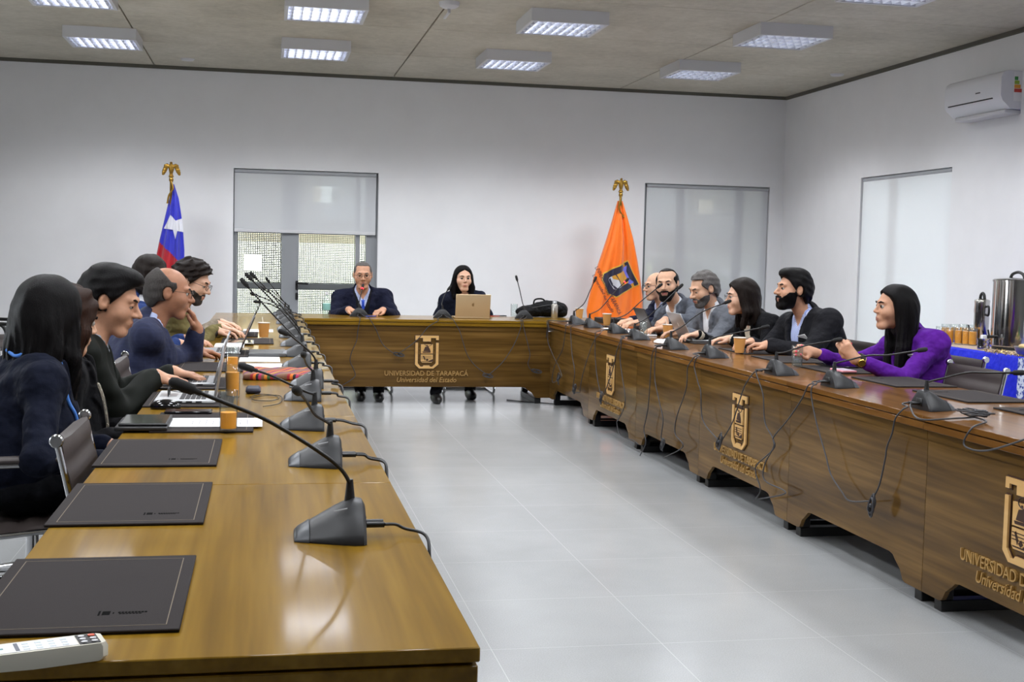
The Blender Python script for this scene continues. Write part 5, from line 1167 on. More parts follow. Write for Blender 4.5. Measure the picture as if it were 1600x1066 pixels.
def laptop(label, x, y, rz, ang, shell, deck, z=.757, w=.32, d=.22, logo=None, lh=.21):
    """the user sits towards -y; ang: lid angle from the keyboard in degrees"""
    r = thing('laptop', label, 'laptop', (x, y, z), rz, 'open laptops')
    MB().box(-w/2, w/2, -d/2, d/2, 0, .014, .004).build('base', deck, r)
    k = MB()
    for i in range(5):
        for j in range(13): k.box(-w/2+.02+j*(w-.04)/13+.0012, -w/2+.02+(j+1)*(w-.04)/13-.0012, d/2-.035-i*.0195-.0165, d/2-.035-i*.0195, .014, .0156)
    k.build('keyboard', m_keys, r); MB().box(-.05, .05, -d/2+.012, -d/2+.075, .0141, .0147).build('touchpad', m_silver, r)
    p = MB()
    for i in range(3): p.box(w/2-.0005, w/2+.0004, -.03+i*.035, -.008+i*.035, .004, .009)
    p.build('port', m_black, r)
    mx = Matrix.Translation((0, d/2-.004, .012)) @ Matrix.Rotation(math.radians(180-ang), 4, 'X').inverted() if False else Matrix.Translation((0, d/2-.004, .012)) @ Matrix.Rotation(math.radians(ang-180)*-1, 4, 'X')
    # lid lies along +y when flat open (180 degrees), stands up as ang decreases
    mx = Matrix.Translation((0, d/2-.004, .012)) @ Matrix.Rotation(math.radians(180-ang), 4, 'X')
    l = MB().box(-w/2, w/2, 0, lh, -.004, .003, .003).xf(mx).build('lid', shell, r); MB().box(-w/2+.008, w/2-.008, .012, lh-.008, .003, .0036).xf(mx).build('screen', m_screen, r)
    if logo:
        g = MB(); pts = []
        for i in range(20):
            a = 2*PI*i/20; rr = .0135*(1-.1*math.cos(2*a)+(-.12 if abs(a-PI/2) < .3 else 0)); rr -= .004 if abs(a) < .5 or abs(a-2*PI) < .5 else 0
            pts.append((rr*math.cos(a), rr*1.05*math.sin(a)))
        f = lambda a, b, t: tuple(mx @ Vector((-a, lh*.55+b, -.004-t))); g.prism(pts, 0, .0006, f); g.prism([(.001, .0155), (.005, .0165), (.007, .022), (.002, .0205)], 0, .0006, f)
        g.build('logo', logo, l)
    return r
m_logo_d = mat('logo_tint', (150, 124, 88), .3, .6); m_logo_w = mat('logo_pale', (226, 226, 228), .3)
laptop('silver laptop with spectacles lying on its keyboard, left row', -.285, 4.92, -PI/2, 99, m_silver, m_deck)
laptop('laptop before the person in the quilted jacket', -.31, 5.53, -PI/2, 106, m_silver, m_silver)
laptop('laptop before the person in the plaid blazer', -.235, 7.15, -PI/2, 112, m_dark_l, m_silver)
laptop('dark laptop before the person in the olive jacket', -.225, 8.68, -PI/2, 115, m_dark_l, m_dark_l)
laptop('gold laptop with an apple mark on the head desk', 1.866, 11.43, PI, 103, m_gold_l, m_gold_l, z=.7505, logo=m_logo_d, lh=.215)
laptop('silver laptop with a pale mark on the right row, lid leaning back', 3.06, 8.55, PI/2, 118, m_silver, m_silver, logo=m_logo_w, w=.31)
laptop('black laptop standing open on the right row', 3.03, 9.32, PI/2, 116, m_dark_l, m_dark_l, z=.7505, w=.3)
# spectacles lying on the laptop
g = MB(); cx, cy, cz = -.33, 4.9, .79
for s in (-1, 1):
    g.tube([(cx-.02, cy+s*.034+.024*math.cos(t), cz+.018*math.sin(t)) for t in np.linspace(0, 2*PI, 18)[:-1]], .0018, 6, closed=True)
    g.tube([(cx-.02, cy+s*.06, cz+.008), (cx+.06, cy+s*.06, cz-.004), (cx+.11, cy+s*.055, cz-.017)], .0016, 6)
g.tube([(cx-.02, cy-.01, cz+.004), (cx-.02, cy+.01, cz+.004)], .0018, 6)
tag(g.build('eyeglasses', m_frame, None, smooth=60), 'dark framed spectacles lying on the silver laptop', 'glasses')
def box_thing(name, label, cat, x, y, sx, sy, sz, m, rz=0, z=.7505, b=.003, grp=None, parts=None):
    mb = MB().box(-sx/2, sx/2, -sy/2, sy/2, 0, sz, b)
    if not parts:
        o = tag(mb.build(name, m), label, cat, grp); o.location = (x, y, z); o.rotation_euler = (0, 0, rz); return o
    r = thing(name, label, cat, (x, y, z), rz, grp); mb.build('body', m, r)
    for nm, bx, mm in parts: MB().box(*bx).build(nm, mm, r)
    return r
m_folder = mat('black_folder', (24, 24, 27), .5); m_tabscr = mat('tablet_glass', (70, 74, 66), .08, spec=.6); m_phone = mat('phone_black', (22, 22, 26), .15)
box_thing('folder', 'black folder under the tablet on the left row', 'folder', -.375, 4.17, .16, .25, .012, m_folder, z=.757)
box_thing('tablet', 'tablet with a dark shiny screen on a black folder', 'tablet', -.37, 4.18, .15, .23, .008, m_folder, z=.7695, parts=[('screen', (-.068, .068, -.105, .105, .008, .0085), m_tabscr)])
pp = MB().box(-.105, .105, -.148, .148, 0, .0012)
for i in range(9): pp.box(-.06+.0*i, .07-.02*(i % 3), -.1+i*.022, -.098+i*.022, .0012, .00125, mi=1)
o = tag(pp.build('paper_sheet', [m_paper, mat('printed_text', (120, 120, 126), .8)]), 'printed white sheet behind the nearest juice glass', 'paper'); o.location = (-.15, 4.24, .757); o.rotation_euler = (0, 0, PI/2)
# computer mouse
ms = local_mesh('computer_mouse', lambda x, y, z: smax(d_ell(x, y, z, (0, 0, .004), (.031, .055, .031)), -z+.001, .004), (-.05, -.08, -.01), (.05, .08, .05), .004, (np.array((-.345, 4.66, .7505)), np.array([(0, 1, 0), (-1, 0, 0), (0, 0, 1.)]), 1), mat('glossy_black', (14, 14, 16), .12), None)
tag(ms, 'glossy black computer mouse beside the silver laptop', 'mouse')
box_thing('smartphone', 'dark smartphone lying between mouse and printed sheet', 'phone', -.255, 4.5, .16, .078, .009, m_phone, z=.757, b=.003)
box_thing('glasses_case', 'small navy case behind the second juice glass', 'case', -.04, 5.2, .06, .13, .022, mat('navy_case', (24, 26, 48), .6), b=.008)
box_thing('closed_laptop', 'closed grey laptop on the left row', 'laptop', .02, 7.08, .2, .29, .02, mat('grey_metal_shell', (96, 98, 100), .35, .5))
for x, y, rz, lab in [(-.02, 6.78, .0, 'loose white sheet before the closed grey laptop'), (.0, 6.38, .1, 'loose white sheet beside the striped bag'), (-.04, 9.2, 0, 'loose white sheet far along the left row'), (2.86, 9.95, .2, 'loose white sheet under the clasped hands, right row'), (2.84, 9.6, -.1, 'loose white sheet beside the water glass, right row')]:
    box_thing('paper_sheet', lab, 'paper', x, y, .21, .297, .001, m_paper, rz, b=0, grp='loose white sheets')
box_thing('notebook', 'white notebook by the hand of the plaid blazer', 'notebook', -.2, 7.62, .17, .24, .014, m_paper)
box_thing('tablet', 'silver tablet beside the kraft cup on the left row', 'tablet', -.15, 7.9, .18, .25, .008, m_silver, z=.757, parts=[('screen', (-.08, .08, -.115, .115, .008, .0085), m_tabscr)])
# striped woven bag
def stripes_mat():
    t = NT('striped_weave'); v = t.coords((1, 1, 1), 'Object', (0, 0, .5)); sx = t.n('ShaderNodeSeparateXYZ'); t.l(v, sx.inputs[0]); m = t.n('ShaderNodeMath', operation='MULTIPLY_ADD'); m.inputs[1].default_value = 7; m.inputs[2].default_value = .5; t.l(sx.outputs[0], m.inputs[0]); fr_ = t.n('ShaderNodeMath', operation='FRACT'); t.l(m.outputs[0], fr_.inputs[0])
    cs = [(120, 84, 66), (150, 40, 48), (216, 120, 44), (40, 36, 40), (170, 50, 90), (120, 84, 66), (210, 130, 50), (60, 100, 60), (150, 40, 48), (90, 60, 110), (122, 88, 70), (122, 88, 70), (122, 88, 70)]
    r = t.n('ShaderNodeValToRGB'); r.color_ramp.interpolation = 'CONSTANT'; e = r.color_ramp.elements
    while len(e) < len(cs): e.new(.5)
    for i, c in enumerate(cs): e[i].position = i/len(cs); e[i].color = lin(c)
    t.l(fr_.outputs[0], r.inputs[0]); t.l(r.outputs[0], t.p.inputs['Base Color']); t.p.inputs['Roughness'].default_value = .9; t.bump(t.noise(t.coords(), 400, 1), .4, .003); return t.m
bg_ = local_mesh('woven_bag', lambda x, y, z: np.sqrt(np.maximum(np.abs(x)-.15, 0)**2+np.maximum(np.abs(y)-.17, 0)**2+np.maximum(np.abs(z-.012)-.002, 0)**2)-.012+.002*np.sin(x*50+y*20), (-.18, -.2, -.02), (.18, .2, .06), .006, (np.array((.07, 5.86, .7525)), np.eye(3), 1), stripes_mat(), None)
tag(bg_, 'striped woven bag lying on the left row of desks', 'bag')
e_ = MB(); e_.tube(spline([(-.05, 5.0, .754), (-.02, 5.1, .754), (.03, 5.08, .754), (.06, 4.98, .754), (.03, 4.88, .754), (-.03, 4.9, .754), (-.04, 4.98, .754), (.02, 5.06, .755), (.07, 5.02, .755), (.06, 4.8, .754), (0, 4.7, .754)], 6), .0016, 6)
tag(e_.build('earphone_cord', m_cable, None, smooth=60), 'thin black earphone cord looped on the left desk', 'cord')
# glasses, cups, bottles
def juice_mat():
    return mat('orange_juice', (255, 166, 0), .35, spec=.4)
m_juice = juice_mat(); m_water = thin_glass('water', (.8, .87, .9, 1))
def glass_lathe(r, h, mb=None, wall=.0022, bot=.008): return [(.001, 0), (r*.9, 0), (r*.93, .003), (r, h), (r-wall*.4, h+.0008), (r-wall, h), (r*.93-wall, bot), (.001, bot)]
gl0 = {}
m_thin = thin_glass('thin_drinking_glass', (.94, .965, .96, 1))
def tumbler(label, x, y, z, r, h, fill, liquid, grp, rname='juice'):
    key = (r, h, fill, rname)
    if key in gl0: return dup(gl0[key], (x, y, z), 0, label)
    t = thing('drinking_glass', label, 'glass', (x, y, z), 0, grp)
    MB().lathe(glass_lathe(r, h), 24).build('glass', m_thin, t, smooth=50)
    if fill: MB().lathe([(.001, .0085), (r*.93-.003, .0085), (r*.93-.003+(r*.07)*fill, h*fill), (.001, h*fill)], 24).build(rname, liquid, t, smooth=50)
    gl0[key] = t; return t
GG = 'tall glasses of orange juice on the left desks'
tumbler('half full juice glass on the printed sheet, nearest the camera', -.107, 4.04, .758, .0295, .128, .46, m_juice, GG)
tumbler('juice glass behind the lid of the silver laptop', -.118, 5.02, .7505, .0295, .128, .78, m_juice, GG)
tumbler('juice glass farthest along the left row', -.142, 5.96, .7505, .0295, .128, .62, m_juice, GG)
tumbler('water glass held by the person in the purple blazer', 2.878, 6.46, .757, .031, .118, .35, m_water, 'water glasses', 'water')
p = at(1005, 528, 2, .75); tumbler('water glass by the clasped hands beside the orange flag', p.x, p.y, .7505, .031, .118, .3, m_water, 'water glasses', 'water')
p = at(803, 495, 2, .75); tumbler('empty glass beside the black bag on the head desk', p.x, p.y-.0, .7505, .033, .12, 0, None, 'water glasses')
m_kraft = mat('kraft_paper', (200, 144, 76), .7); m_cupwhite = mat('white_cup_lining', (228, 226, 220), .6); m_coffee = mat('dark_coffee', (48, 28, 16), .2)
cup0 = None
def cup(label, x, y, h=.095):
    global cup0
    if cup0 is not None: return dup(cup0, (x, y, .7575), 0, label)
    t = thing('paper_cup', label, 'cup', (x, y, .7575), 0, 'kraft paper cups')
    MB().lathe([(.001, .004), (.027, .004), (.027, 0), (.028, 0), (.0385, h-.002)], 24).build('sleeve', m_kraft, t, smooth=50)
    MB().lathe([(.0385, h-.004), (.0405, h-.002), (.0405, h+.001), (.0385, h+.002), (.037, h-.002), (.028, .012), (.001, .012)], 24).build('rim', m_cupwhite, t, smooth=50)
    MB().lathe([(.001, h*.6), (.0335, h*.6), (.0335, h*.6+.002), (.001, h*.602)], 20).build('coffee', m_coffee, t); cup0 = t; return t
cup('kraft paper cup on the left row with a stirrer', -.0, 8.43)
for px, py, lab in [(905, 499, 'kraft paper cup next to the black bag, farthest on the right row'), (948, 509, 'kraft paper cup in front of the orange flag'), (1043, 529, 'kraft paper cup stirred by the person facing the camera'), (1155, 553, 'kraft paper cup before the clasped hands of the charcoal blazer')]:
    p = at(px, py, 2, .75); cup(lab, p.x, p.y)
for i, (x, y) in enumerate([(.0, 8.43), at(905, 499, 2, .75)[:2], at(1043, 529, 2, .75)[:2]]):
    tag(MB().tube([(x+.005, y, .772), (x-.012, y+.02, .89)], .0018, 6).build('stirrer', m_cupwhite), ['pale stirrer in the cup on the left row', 'white stirrer in the cup by the black bag', 'white stirrer in the cup held by the person facing the camera'][i], 'stirrer')
b = at(510, 497, 2, .75)
t = thing('water_bottle', 'clear plastic water bottle with a green label on the head desk', 'bottle', (b.x, b.y, .7505))
MB().lathe([(.001, 0), (.03, 0), (.033, .006), (.033, .14), (.03, .16), (.015, .19), (.0135, .2), (.0135, .21)], 24).build('bottle', thin_glass('clear_plastic', (.86, .93, .92, 1)), t, smooth=50)
MB().lathe([(.0336, .07), (.0342, .072), (.0342, .125), (.0336, .127)], 24).build('label_band', mat('green_label', (128, 176, 168), .5), t, smooth=50); MB().lathe([(.001, .226), (.0145, .226), (.015, .222), (.015, .203), (.001, .203)], 16).build('cap', m_white, t, smooth=50)
b = at(866, 498, 2, .75)
t = thing('steel_bottle', 'brushed steel bottle standing before the black bag', 'bottle', (b.x, b.y, .7505))
MB().lathe([(.001, 0), (.028, 0), (.031, .004), (.031, .125), (.026, .135), (.02, .138)], 24).build('bottle', mat('brushed_steel', (196, 192, 184), .3, .9), t, smooth=50); MB().lathe([(.021, .138), (.021, .16), (.018, .163), (.001, .163)], 20).build('cap', m_silver, t, smooth=50)
# black bag
bc = at(845, 497, 2, .75); fr = (np.array((bc.x+.06, bc.y+.18, .7515)), np.eye(3), 1)
t = thing('black_bag', 'black soft bag lying on the head desk by the corner', 'bag', tuple(fr[0]))
m_bag = cloth('black_nylon', (14, 14, 16), .2, .6, .8, 22)
def bagf(x, y, z):
    d = smin(d_ell(x, y, z, (.06, 0, .075), (.17, .13, .085)), d_ell(x, y, z, (-.14, -.02, .05), (.13, .1, .06)), .06); d = smin(d, d_ell(x, y, z, (.17, -.02, .06), (.06, .1, .07)), .03)
    return smax(d+.004*np.sin(x*60+z*40)*np.sin(y*50+z*30), -z, .01)
local_mesh('body', bagf, (-.3, -.2, -.03), (.27, .2, .2), .008, fr, m_bag, t)
MB().tube(spline([fr[0]+np.array(v) for v in ((-.1, -.02, .1), (-.09, -.02, .16), (-.04, -.02, .175), (0, -.02, .165), (.01, -.02, .14))], 6), .008, 8).build('handle', m_bag, t, True, smooth=60)
MB().tube(spline([fr[0]+np.array(v) for v in ((-.26, -.05, .05), (-.12, -.1, .09), (.05, -.115, .12), (.19, -.09, .1))], 6), .004, 6).build('zip', mat('zip_grey', (44, 44, 46), .4), t, True, smooth=60)
b = at(778, 495, 2, .75); box_thing('smartphone', 'dark phone in a red case beside the gold laptop', 'phone', b.x+.02, b.y+.1, .15, .075, .009, m_phone, rz=.2, parts=[('case', (-.078, .0, -.04, .04, -.0003, .006), mat('red_case', (190, 62, 56), .5))])
b = at(556, 494, 2, .75); tag(MB().tube([(.895, 11.33, .757), (.99, 11.36, .757)], .005, 8).build('pen', mat('blue_pen', (40, 60, 150), .3), None, smooth=60), 'blue pen beside the hand of the person in the blue tie', 'pen')
b = at(925, 505, 2, .75); box_thing('binder', 'thick black binder far along the right row', 'binder', b.x+.22, b.y+.15, .24, .3, .04, m_folder)
box_thing('tablet', 'dark tablet lying beside the cup in front of the flag', 'tablet', 2.9, 10.35, .17, .24, .009, m_phone, b=.003)
box_thing('notebook', 'white notebook before the person in the grey blazer', 'notebook', 2.82, 9.15, .15, .2, .012, m_paper, rz=.1)
# napkins
def napkin(label, x, y, r):
    n = local_mesh('napkin', lambda X, Y, Z: smax(d_ell(X, Y, Z, (0, 0, .006), (r, r*1.4, .022))+.006*np.sin(X*110+2*np.sin(Y*60))*np.sin(Y*90), -Z, .003), (-r-.03, -r*1.4-.03, -.01), (r+.03, r*1.4+.03, .05), .005, (np.array((x, y, .751)), np.eye(3), 1), m_paper, None)
    tag(n, label, 'napkin')
p = at(1035, 537, 2, .75); napkin('crumpled white napkin below the stirred kraft cup', p.x, p.y, .055)
# lavender tablet cover and pink phone
p = at(1297, 572, 2, .76)
t = thing('tablet', 'tablet with a lavender folding cover before the purple sleeve', 'tablet', (p.x+.06, p.y+.02, .757), PI/2)
MB().box(-.12, .12, -.085, .085, 0, .008, .002).build('body', m_phone, t); MB().box(-.0, .118, -.085, .085, 0, .004, .001, mx=Matrix.Translation((.0, -.0, .012)) @ Matrix.Rotation(-.32, 4, 'Y')).build('cover', mat('lavender_cover', (142, 138, 170), .6), t)
p = at(1312, 581, 2, .755); box_thing('smartphone', 'phone in a pink case beside the lavender tablet', 'phone', p.x+.02, p.y, .08, .16, .011, mat('pink_case', (226, 150, 160), .4), z=.757, parts=[('screen', (-.034, .034, -.074, .074, .011, .0115), mat('pale_screen', (216, 206, 214), .2))])
# remote control
t = thing('remote_control', 'white remote control at the lower left corner of the left desk', 'remote', (-.312, 1.8, .7505), math.radians(18))
rp = [(-.105, -.02), (-.1, -.026), (0, -.027), (.092, -.026), (.1, -.02), (.1, .02), (.092, .026), (0, .027), (-.1, .026), (-.105, .02)]
b = MB(); n = len(rp)
lv = [(.94, .0, -.0), (1, .006, 0), (1, .02, 0), (.97, .0255, 0)]
vs = [(x*s, y*s, z+(.004 if x < -.05 and z < .01 else 0)) for s, z, _ in lv for x, y in rp]; b.add(vs, [(i*n+k, i*n+(k+1) % n, (i+1)*n+(k+1) % n, (i+1)*n+k) for i in range(3) for k in range(n)]+[tuple(range(n)), tuple(range(3*n, 4*n))])
b.build('shell', mat('ivory_plastic', (214, 210, 196), .4), t, smooth=30); MB().box(-.094, .06, -.021, .021, .0255, .0262).build('face_plate', mat('white_face', (232, 234, 238), .4), t)
MB().box(.062, .09, -.022, .022, .0255, .0263).build('black_panel', m_black, t); MB().box(-.021, -.016, -.017, .017, .0262, .0268).build('grey_bar', mat('bar_grey', (100, 104, 116), .5), t)
for i in range(2):
    for j in range(3):
        if (i, j) == (1, 2): continue
        MB().lathe([(.0045, 0), (.0045, .0012), (.001, .0016)], 12, o=(.069+.014*i, -.014+.0135*j, .0263)).build('button', m_white, t, smooth=50)
MB().lathe([(.005, 0), (.005, .0014), (.001, .0018)], 12, o=(.083, .013, .0263)).build('power_button', mat('orange_red_button', (214, 78, 40), .4), t, smooth=50)
for i in range(4):
    for j in range(3): MB().box(-.0105+.017*i, -.0105+.017*i+.008, -.0165+.0125*j, -.0165+.0125*j+.006, .0262, .0266).build('key', mat('pale_key', (206, 214, 218), .5), t)
for i in range(4): MB().box(-.09+.016*i, -.084+.016*i, -.012+.008*(i % 2), -.006+.008*(i % 2), .0262, .0266).build('mark', mat('teal_mark', (110, 150, 150), .5) if i else m_phone, t)
# ------------------------------------------------------------------ flags
m_gold = mat('aged_gold', (158, 122, 52), .38, .85, var=.2, vscale=40)
def flag(label, x, px_l, px_r, y, zlow, mats, split, seed):
    r = thing('flag', label, 'flag', (x, y, 0))
    MB().lathe([(.17, 0), (.17, .015), (.12, .03), (.05, .05), (.03, .09), (.018, .1)], 28, o=(x, y, 0)).build('stand', m_gold, r, True, smooth=50)
    MB().lathe([(.014, .09), (.014, 2.0), (.022, 2.01), (.022, 2.03), (.012, 2.045)], 14, o=(x, y, 0)).build('pole', m_gold, r, True, smooth=50)
    def eag(X, Y, Z):
        ax = np.abs(X)
        d = d_ell(X, Y, Z, (0, 0, .075), (.026, .024, .045)); d = smin(d, d_cone(X, Y, Z, (0, -.005, .11), (0, -.012, .135), .014, .013), .015)
        d = smin(d, d_cone(X, Y, Z, (0, -.02, .138), (.0, -.034, .132), .007, .003), .006)
        w = d_ell(ax-.03-.35*(.1-Z), Y, Z, (.02, .004, .07), (.024, .011, .062)); d = smin(d, w, .012); d = smin(d, d_cone(ax, Y, Z, (.02, 0, .1), (.06, .004, .108), .014, .012), .015)
        d = smin(d, d_ell(X, Y, Z, (0, .0, .025), (.018, .01, .03)), .01); d = smin(d, d_ell(X, Y, Z, (0, 0, .0), (.026, .026, .018)), .006)
        return d+.0012*np.sin(Z*260)*np.clip(ax*30, 0, 1)
    local_mesh('eagle_finial', eag, (-.12, -.06, -.03), (.12, .06, .16), .0045, (np.array((x, y, 2.055)), np.eye(3), 1), m_gold, r)
    MB().tube(spline([(x, y-.02, 2.0), (x+.02*seed, y-.03, 1.93), (x-.02, y-.03, 1.86), (x-.035*seed, y-.02, 1.78)], 6), [.009]*18+[.013], 8).build('cord', m_gold, r, True, smooth=60)
    L = [at(a, b, 1, y) for a, b in px_l]; Rr = [at(a, b, 1, y) for a, b in px_r]
    zl, xl = [p.z for p in L][::-1], [p.x for p in L][::-1]; zr, xr = [p.z for p in Rr][::-1], [p.x for p in Rr][::-1]
    zt = min(L[0].z, Rr[0].z)
    ex = lambda z: (float(np.interp(z, zl, xl)), float(np.interp(z, zr, xr)))
    def yf(u, z, back=False):
        wd = ex(z); k = min(1, (wd[1]-wd[0])/.35); ph = seed*1.3
        f = math.sin(PI*min(max(u, 0), 1))**.6
        if back: return y+.03+.11*k*f
        return y+.02-(.07*f+.03*math.sin(u*15+ph+z*1.4)*f+.014*math.sin(u*27+ph*2-z*2))*k-.012
    nz, nu = 90, 64; vs, fs, mi = [], [], []
    for i in range(nz+1):
        z = zlow+(zt-zlow)*i/nz; a, b = ex(z)
        for back in (False, True):
            for k in range(nu+1):
                u = k/nu; vs.append((a+(b-a)*u, yf(u, z, back), z))
    m = nu+1
    for i in range(nz):
        for s in (0, 1):
            for k in range(nu):
                q = i*2*m+s*m+k; fs.append((q, q+1, q+1+2*m, q+2*m)); c = vs[q]; mi.append(split(c[0], c[2]))
        for k in (0, nu): q = i*2*m+k; fs.append((q, q+m, q+3*m, q+2*m)); mi.append(split(vs[q][0], vs[q][2]))
    mb = MB(); mb.v, mb.f, mb.mi = vs, fs, mi
    mb.build('cloth', mats, r, True, smooth=70)
    def patch(name, polys, m, lift=.004, sub=7):
        bm = bmesh.new()
        for p in polys:
            bm.faces.new([bm.verts.new((a, 0, b)) for a, b in p])
        bmesh.ops.triangulate(bm, faces=bm.faces[:])
        for _ in range(sub):
            ed = [e for e in bm.edges if e.calc_length() > .013]
            if not ed: break
            bmesh.ops.subdivide_edges(bm, edges=ed, cuts=1); bmesh.ops.triangulate(bm, faces=bm.faces[:])
        for v in bm.verts:
            a, b = ex(v.co.z); u = (v.co.x-a)/(b-a); v.co.y = yf(u, v.co.z)-lift
        bm.verts.index_update(); q = MB().add([v.co.copy() for v in bm.verts], [[v.index for v in f.verts] for f in bm.faces]); bm.free()
        return q.build(name, m, r, True, smooth=70, fix=False)
    return r, patch
satin = lambda n, c: mat(n, c, .42, sheen=.3, var=.04, vscale=5)
pz = lambda px, y: [(p.x, p.z) for p in (at(a, b, 1, y) for a, b in px)]
YFl = 13.3
ln_a, ln_b = at(248, 379, 1, YFl), at(277, 407, 1, YFl)
r, patch = flag('blue, white and red flag with a white star by the left of the door', -.94, [(270, 288), (262, 320), (255, 350), (249, 375), (243, 405), (238, 430), (232, 470), (228, 520)], [(272, 288), (279, 310), (283, 335), (286, 360), (288, 390), (288, 410), (288, 440), (290, 520)], YFl, .62,
    [satin('blue_satin', (48, 52, 190)), satin('red_satin', (178, 22, 38))], lambda x, z: 1 if z < ln_a.z+(x-ln_a.x)*(ln_b.z-ln_a.z)/(ln_b.x-ln_a.x) else 0, 1)
st = [(250, 512), (292, 560), (345, 540), (326, 600), (355, 655), (308, 645), (290, 715), (270, 636), (192, 625), (258, 588)]
patch('star', [pz([(220+a*.1876, 240+b*.1876) for a, b in st], YFl)], satin('white_satin', (226, 226, 234)), .007)
r, patch = flag('orange university flag with an emblem beside the window', 3.8, [(966, 314), (957, 345), (948, 375), (938, 405), (928, 435), (921, 465), (917, 485), (920, 510), (935, 560)], [(973, 314), (982, 345), (990, 375), (996, 405), (1001, 435), (1005, 465), (1005, 480), (1001, 510), (992, 560)], YFl, .6,
    [satin('orange_satin', (252, 120, 12))], lambda x, z: 0, -1)
# emblem: frame coordinates of the carved emblem turned on the cloth; origin, across and down vectors in pixels of the photograph
eo = np.array((966.5, 437.0)); ac = np.array((.0755, .161)); dn = np.array((-.105, .0555))*1.28
def emb_px(p, s=1.0): return [tuple(eo+((x-392)*ac*.62+(y-405)*dn*.62)*s) for x, y in p]
def epoly(p, d=0): return pz(emb_px(offset_poly(p, d) if d else p), YFl)
m_navy = satin('navy_satin', (28, 24, 52)); m_yel = satin('yellow_edge', (226, 176, 60)); m_lil = satin('lilac_satin', (112, 112, 214)); m_sil = satin('pale_satin', (206, 206, 214)); m_och = satin('ochre_satin', (214, 152, 40))
whole = [(195, 140), (590, 140), (590, 245), (590, 610), (500, 685), (270, 685), (195, 610)]
patch('emblem_border', [epoly(E_T, 16), epoly(E_U, 16)], m_yel, .005)
patch('emblem_ring', [epoly([(262, 205), (325, 205), (325, 262), (455, 262), (455, 205), (522, 205), (522, 575), (472, 622), (310, 622), (262, 575)])], m_lil, .008)
patch('emblem_frame', [epoly(E_T), epoly(E_U)], m_navy, .011)
patch('emblem_field', [epoly(E_P1)], m_och, .0125); patch('emblem_lower_field', [epoly(E_P2)], m_sil, .0125)
patch('emblem_figure', [epoly(E_D[3]), epoly(E_D[6]), epoly([(310, 530), (400, 540), (430, 566), (318, 566)])], m_navy, .0155)
patch('emblem_sun', [epoly([(300, 446), (380, 446), (340, 500), (300, 500)])], m_och, .0155)
def flag_text(body, a, b, size):
    vs, fs = text_mesh(body, 1, 0, .15 if size < 8 else 0, 'LEFT'); w = max(v.x for v in vs); A, Bp = np.array(a, float), np.array(b, float); d = (Bp-A)/w; n = np.array((d[1], -d[0])); n = n/np.linalg.norm(n)*size
    vv = [pz([tuple(A+d*v.x+n*v.y)], YFl)[0] for v in vs]
    patch('lettering', [[vv[i] for i in f] for f in fs], m_navy, .006, 3)
flag_text('UNIVERSIDAD DE TARAPACÁ', (929, 418), (963, 492), 8.2)
flag_text('Universidad del Estado', (925, 430), (953, 488), 6.6)

# ------------------------------------------------------------------ refreshments by the right wall
BT = .74
bt = thing('buffet_table', 'refreshment table under a blue cloth by the right wall', 'table', (5.25, 7.6, 0))
MB().box(4.9, 5.62, 6.3, 9.1, BT-.03, BT-.004, .003).build('tabletop', m_white, bt, True)
for x in (4.98, 5.54):
    for y in (6.4, 9.0): MB().tube([(x, y, 0), (x, y, BT-.031)], .018, 10).build('leg', m_chrome, bt, True, smooth=60)
cl = MB(); x0, x1, y0, y1 = 4.885, 5.63, 6.28, 9.115; per = []
N_ = 200; edge = []
for k in range(N_):
    s = k/N_*2*((x1-x0)+(y1-y0))
    if s < y1-y0: p = (x0, y0+s, -1, 0)
    elif s < y1-y0+x1-x0: p = (x0+s-(y1-y0), y1, 0, 1)
    elif s < 2*(y1-y0)+x1-x0: p = (x1, y1-(s-(y1-y0)-(x1-x0)), 1, 0)
    else: p = (x1-(s-2*(y1-y0)-(x1-x0)), y0, 0, -1)
    edge.append(p)
vs = []
for zi, z in enumerate([BT, BT-.006, BT-.12, BT-.3, BT-.5]):
    for k, (a, b, nx, ny) in enumerate(edge):
        o = 0 if zi == 0 else .004+(.006+.012*(1+math.sin(k*.9)))*max(0, zi-1)/3; vs.append((a+nx*o, b+ny*o, z))
fs = [(i*N_+k, i*N_+(k+1) % N_, (i+1)*N_+(k+1) % N_, (i+1)*N_+k) for i in range(4) for k in range(N_)]+[tuple(range(N_))]
tag(cl.add(vs, fs).build('tablecloth', cloth('royal_blue_cloth', (34, 44, 196), .1, .6, .3), None, smooth=60), 'royal blue tablecloth on the refreshment table', 'tablecloth')
def lace():
    t = NT('lace_print'); v = t.coords(); n = t.noise(v, 42, 3, .6); t.l(t.ramp(n, [(.45, lin((40, 62, 150))), (.52, lin((196, 204, 222)))]), t.p.inputs['Base Color']); t.p.inputs['Roughness'].default_value = .8; return t.m
lr = MB().box(4.838, 5.5, 6.75, 7.4, BT+.0006, BT+.0022).box(4.838, 4.843, 6.75, 7.4, BT-.34, BT+.0022)
tag(lr.build('lace_runner', lace()), 'white lace runner hanging over the blue cloth at the right edge', 'runner')
tag(MB().box(4.96, 5.28, 7.55, 8.9, BT+.0006, BT+.002).build('table_runner', mat('tan_runner', (186, 166, 148), .8, var=.2, vscale=60)), 'tan glittering runner along the refreshment table', 'runner')
GJ = 'juice glasses on the refreshment table'; wh = ['farthest left', 'second from left', 'third from left', 'fourth from left', 'fifth from left', 'sixth from left']
for i, (px, py) in enumerate([(1466, 538), (1481, 538), (1495, 539), (1507, 540), (1517, 541)]):
    p = at(px, py, 2, BT); tumbler('juice glass on the refreshment table, front line, %s' % wh[i], p.x+.03, p.y+.03, BT+.0025, .0325, .13, .8, m_juice, GJ)
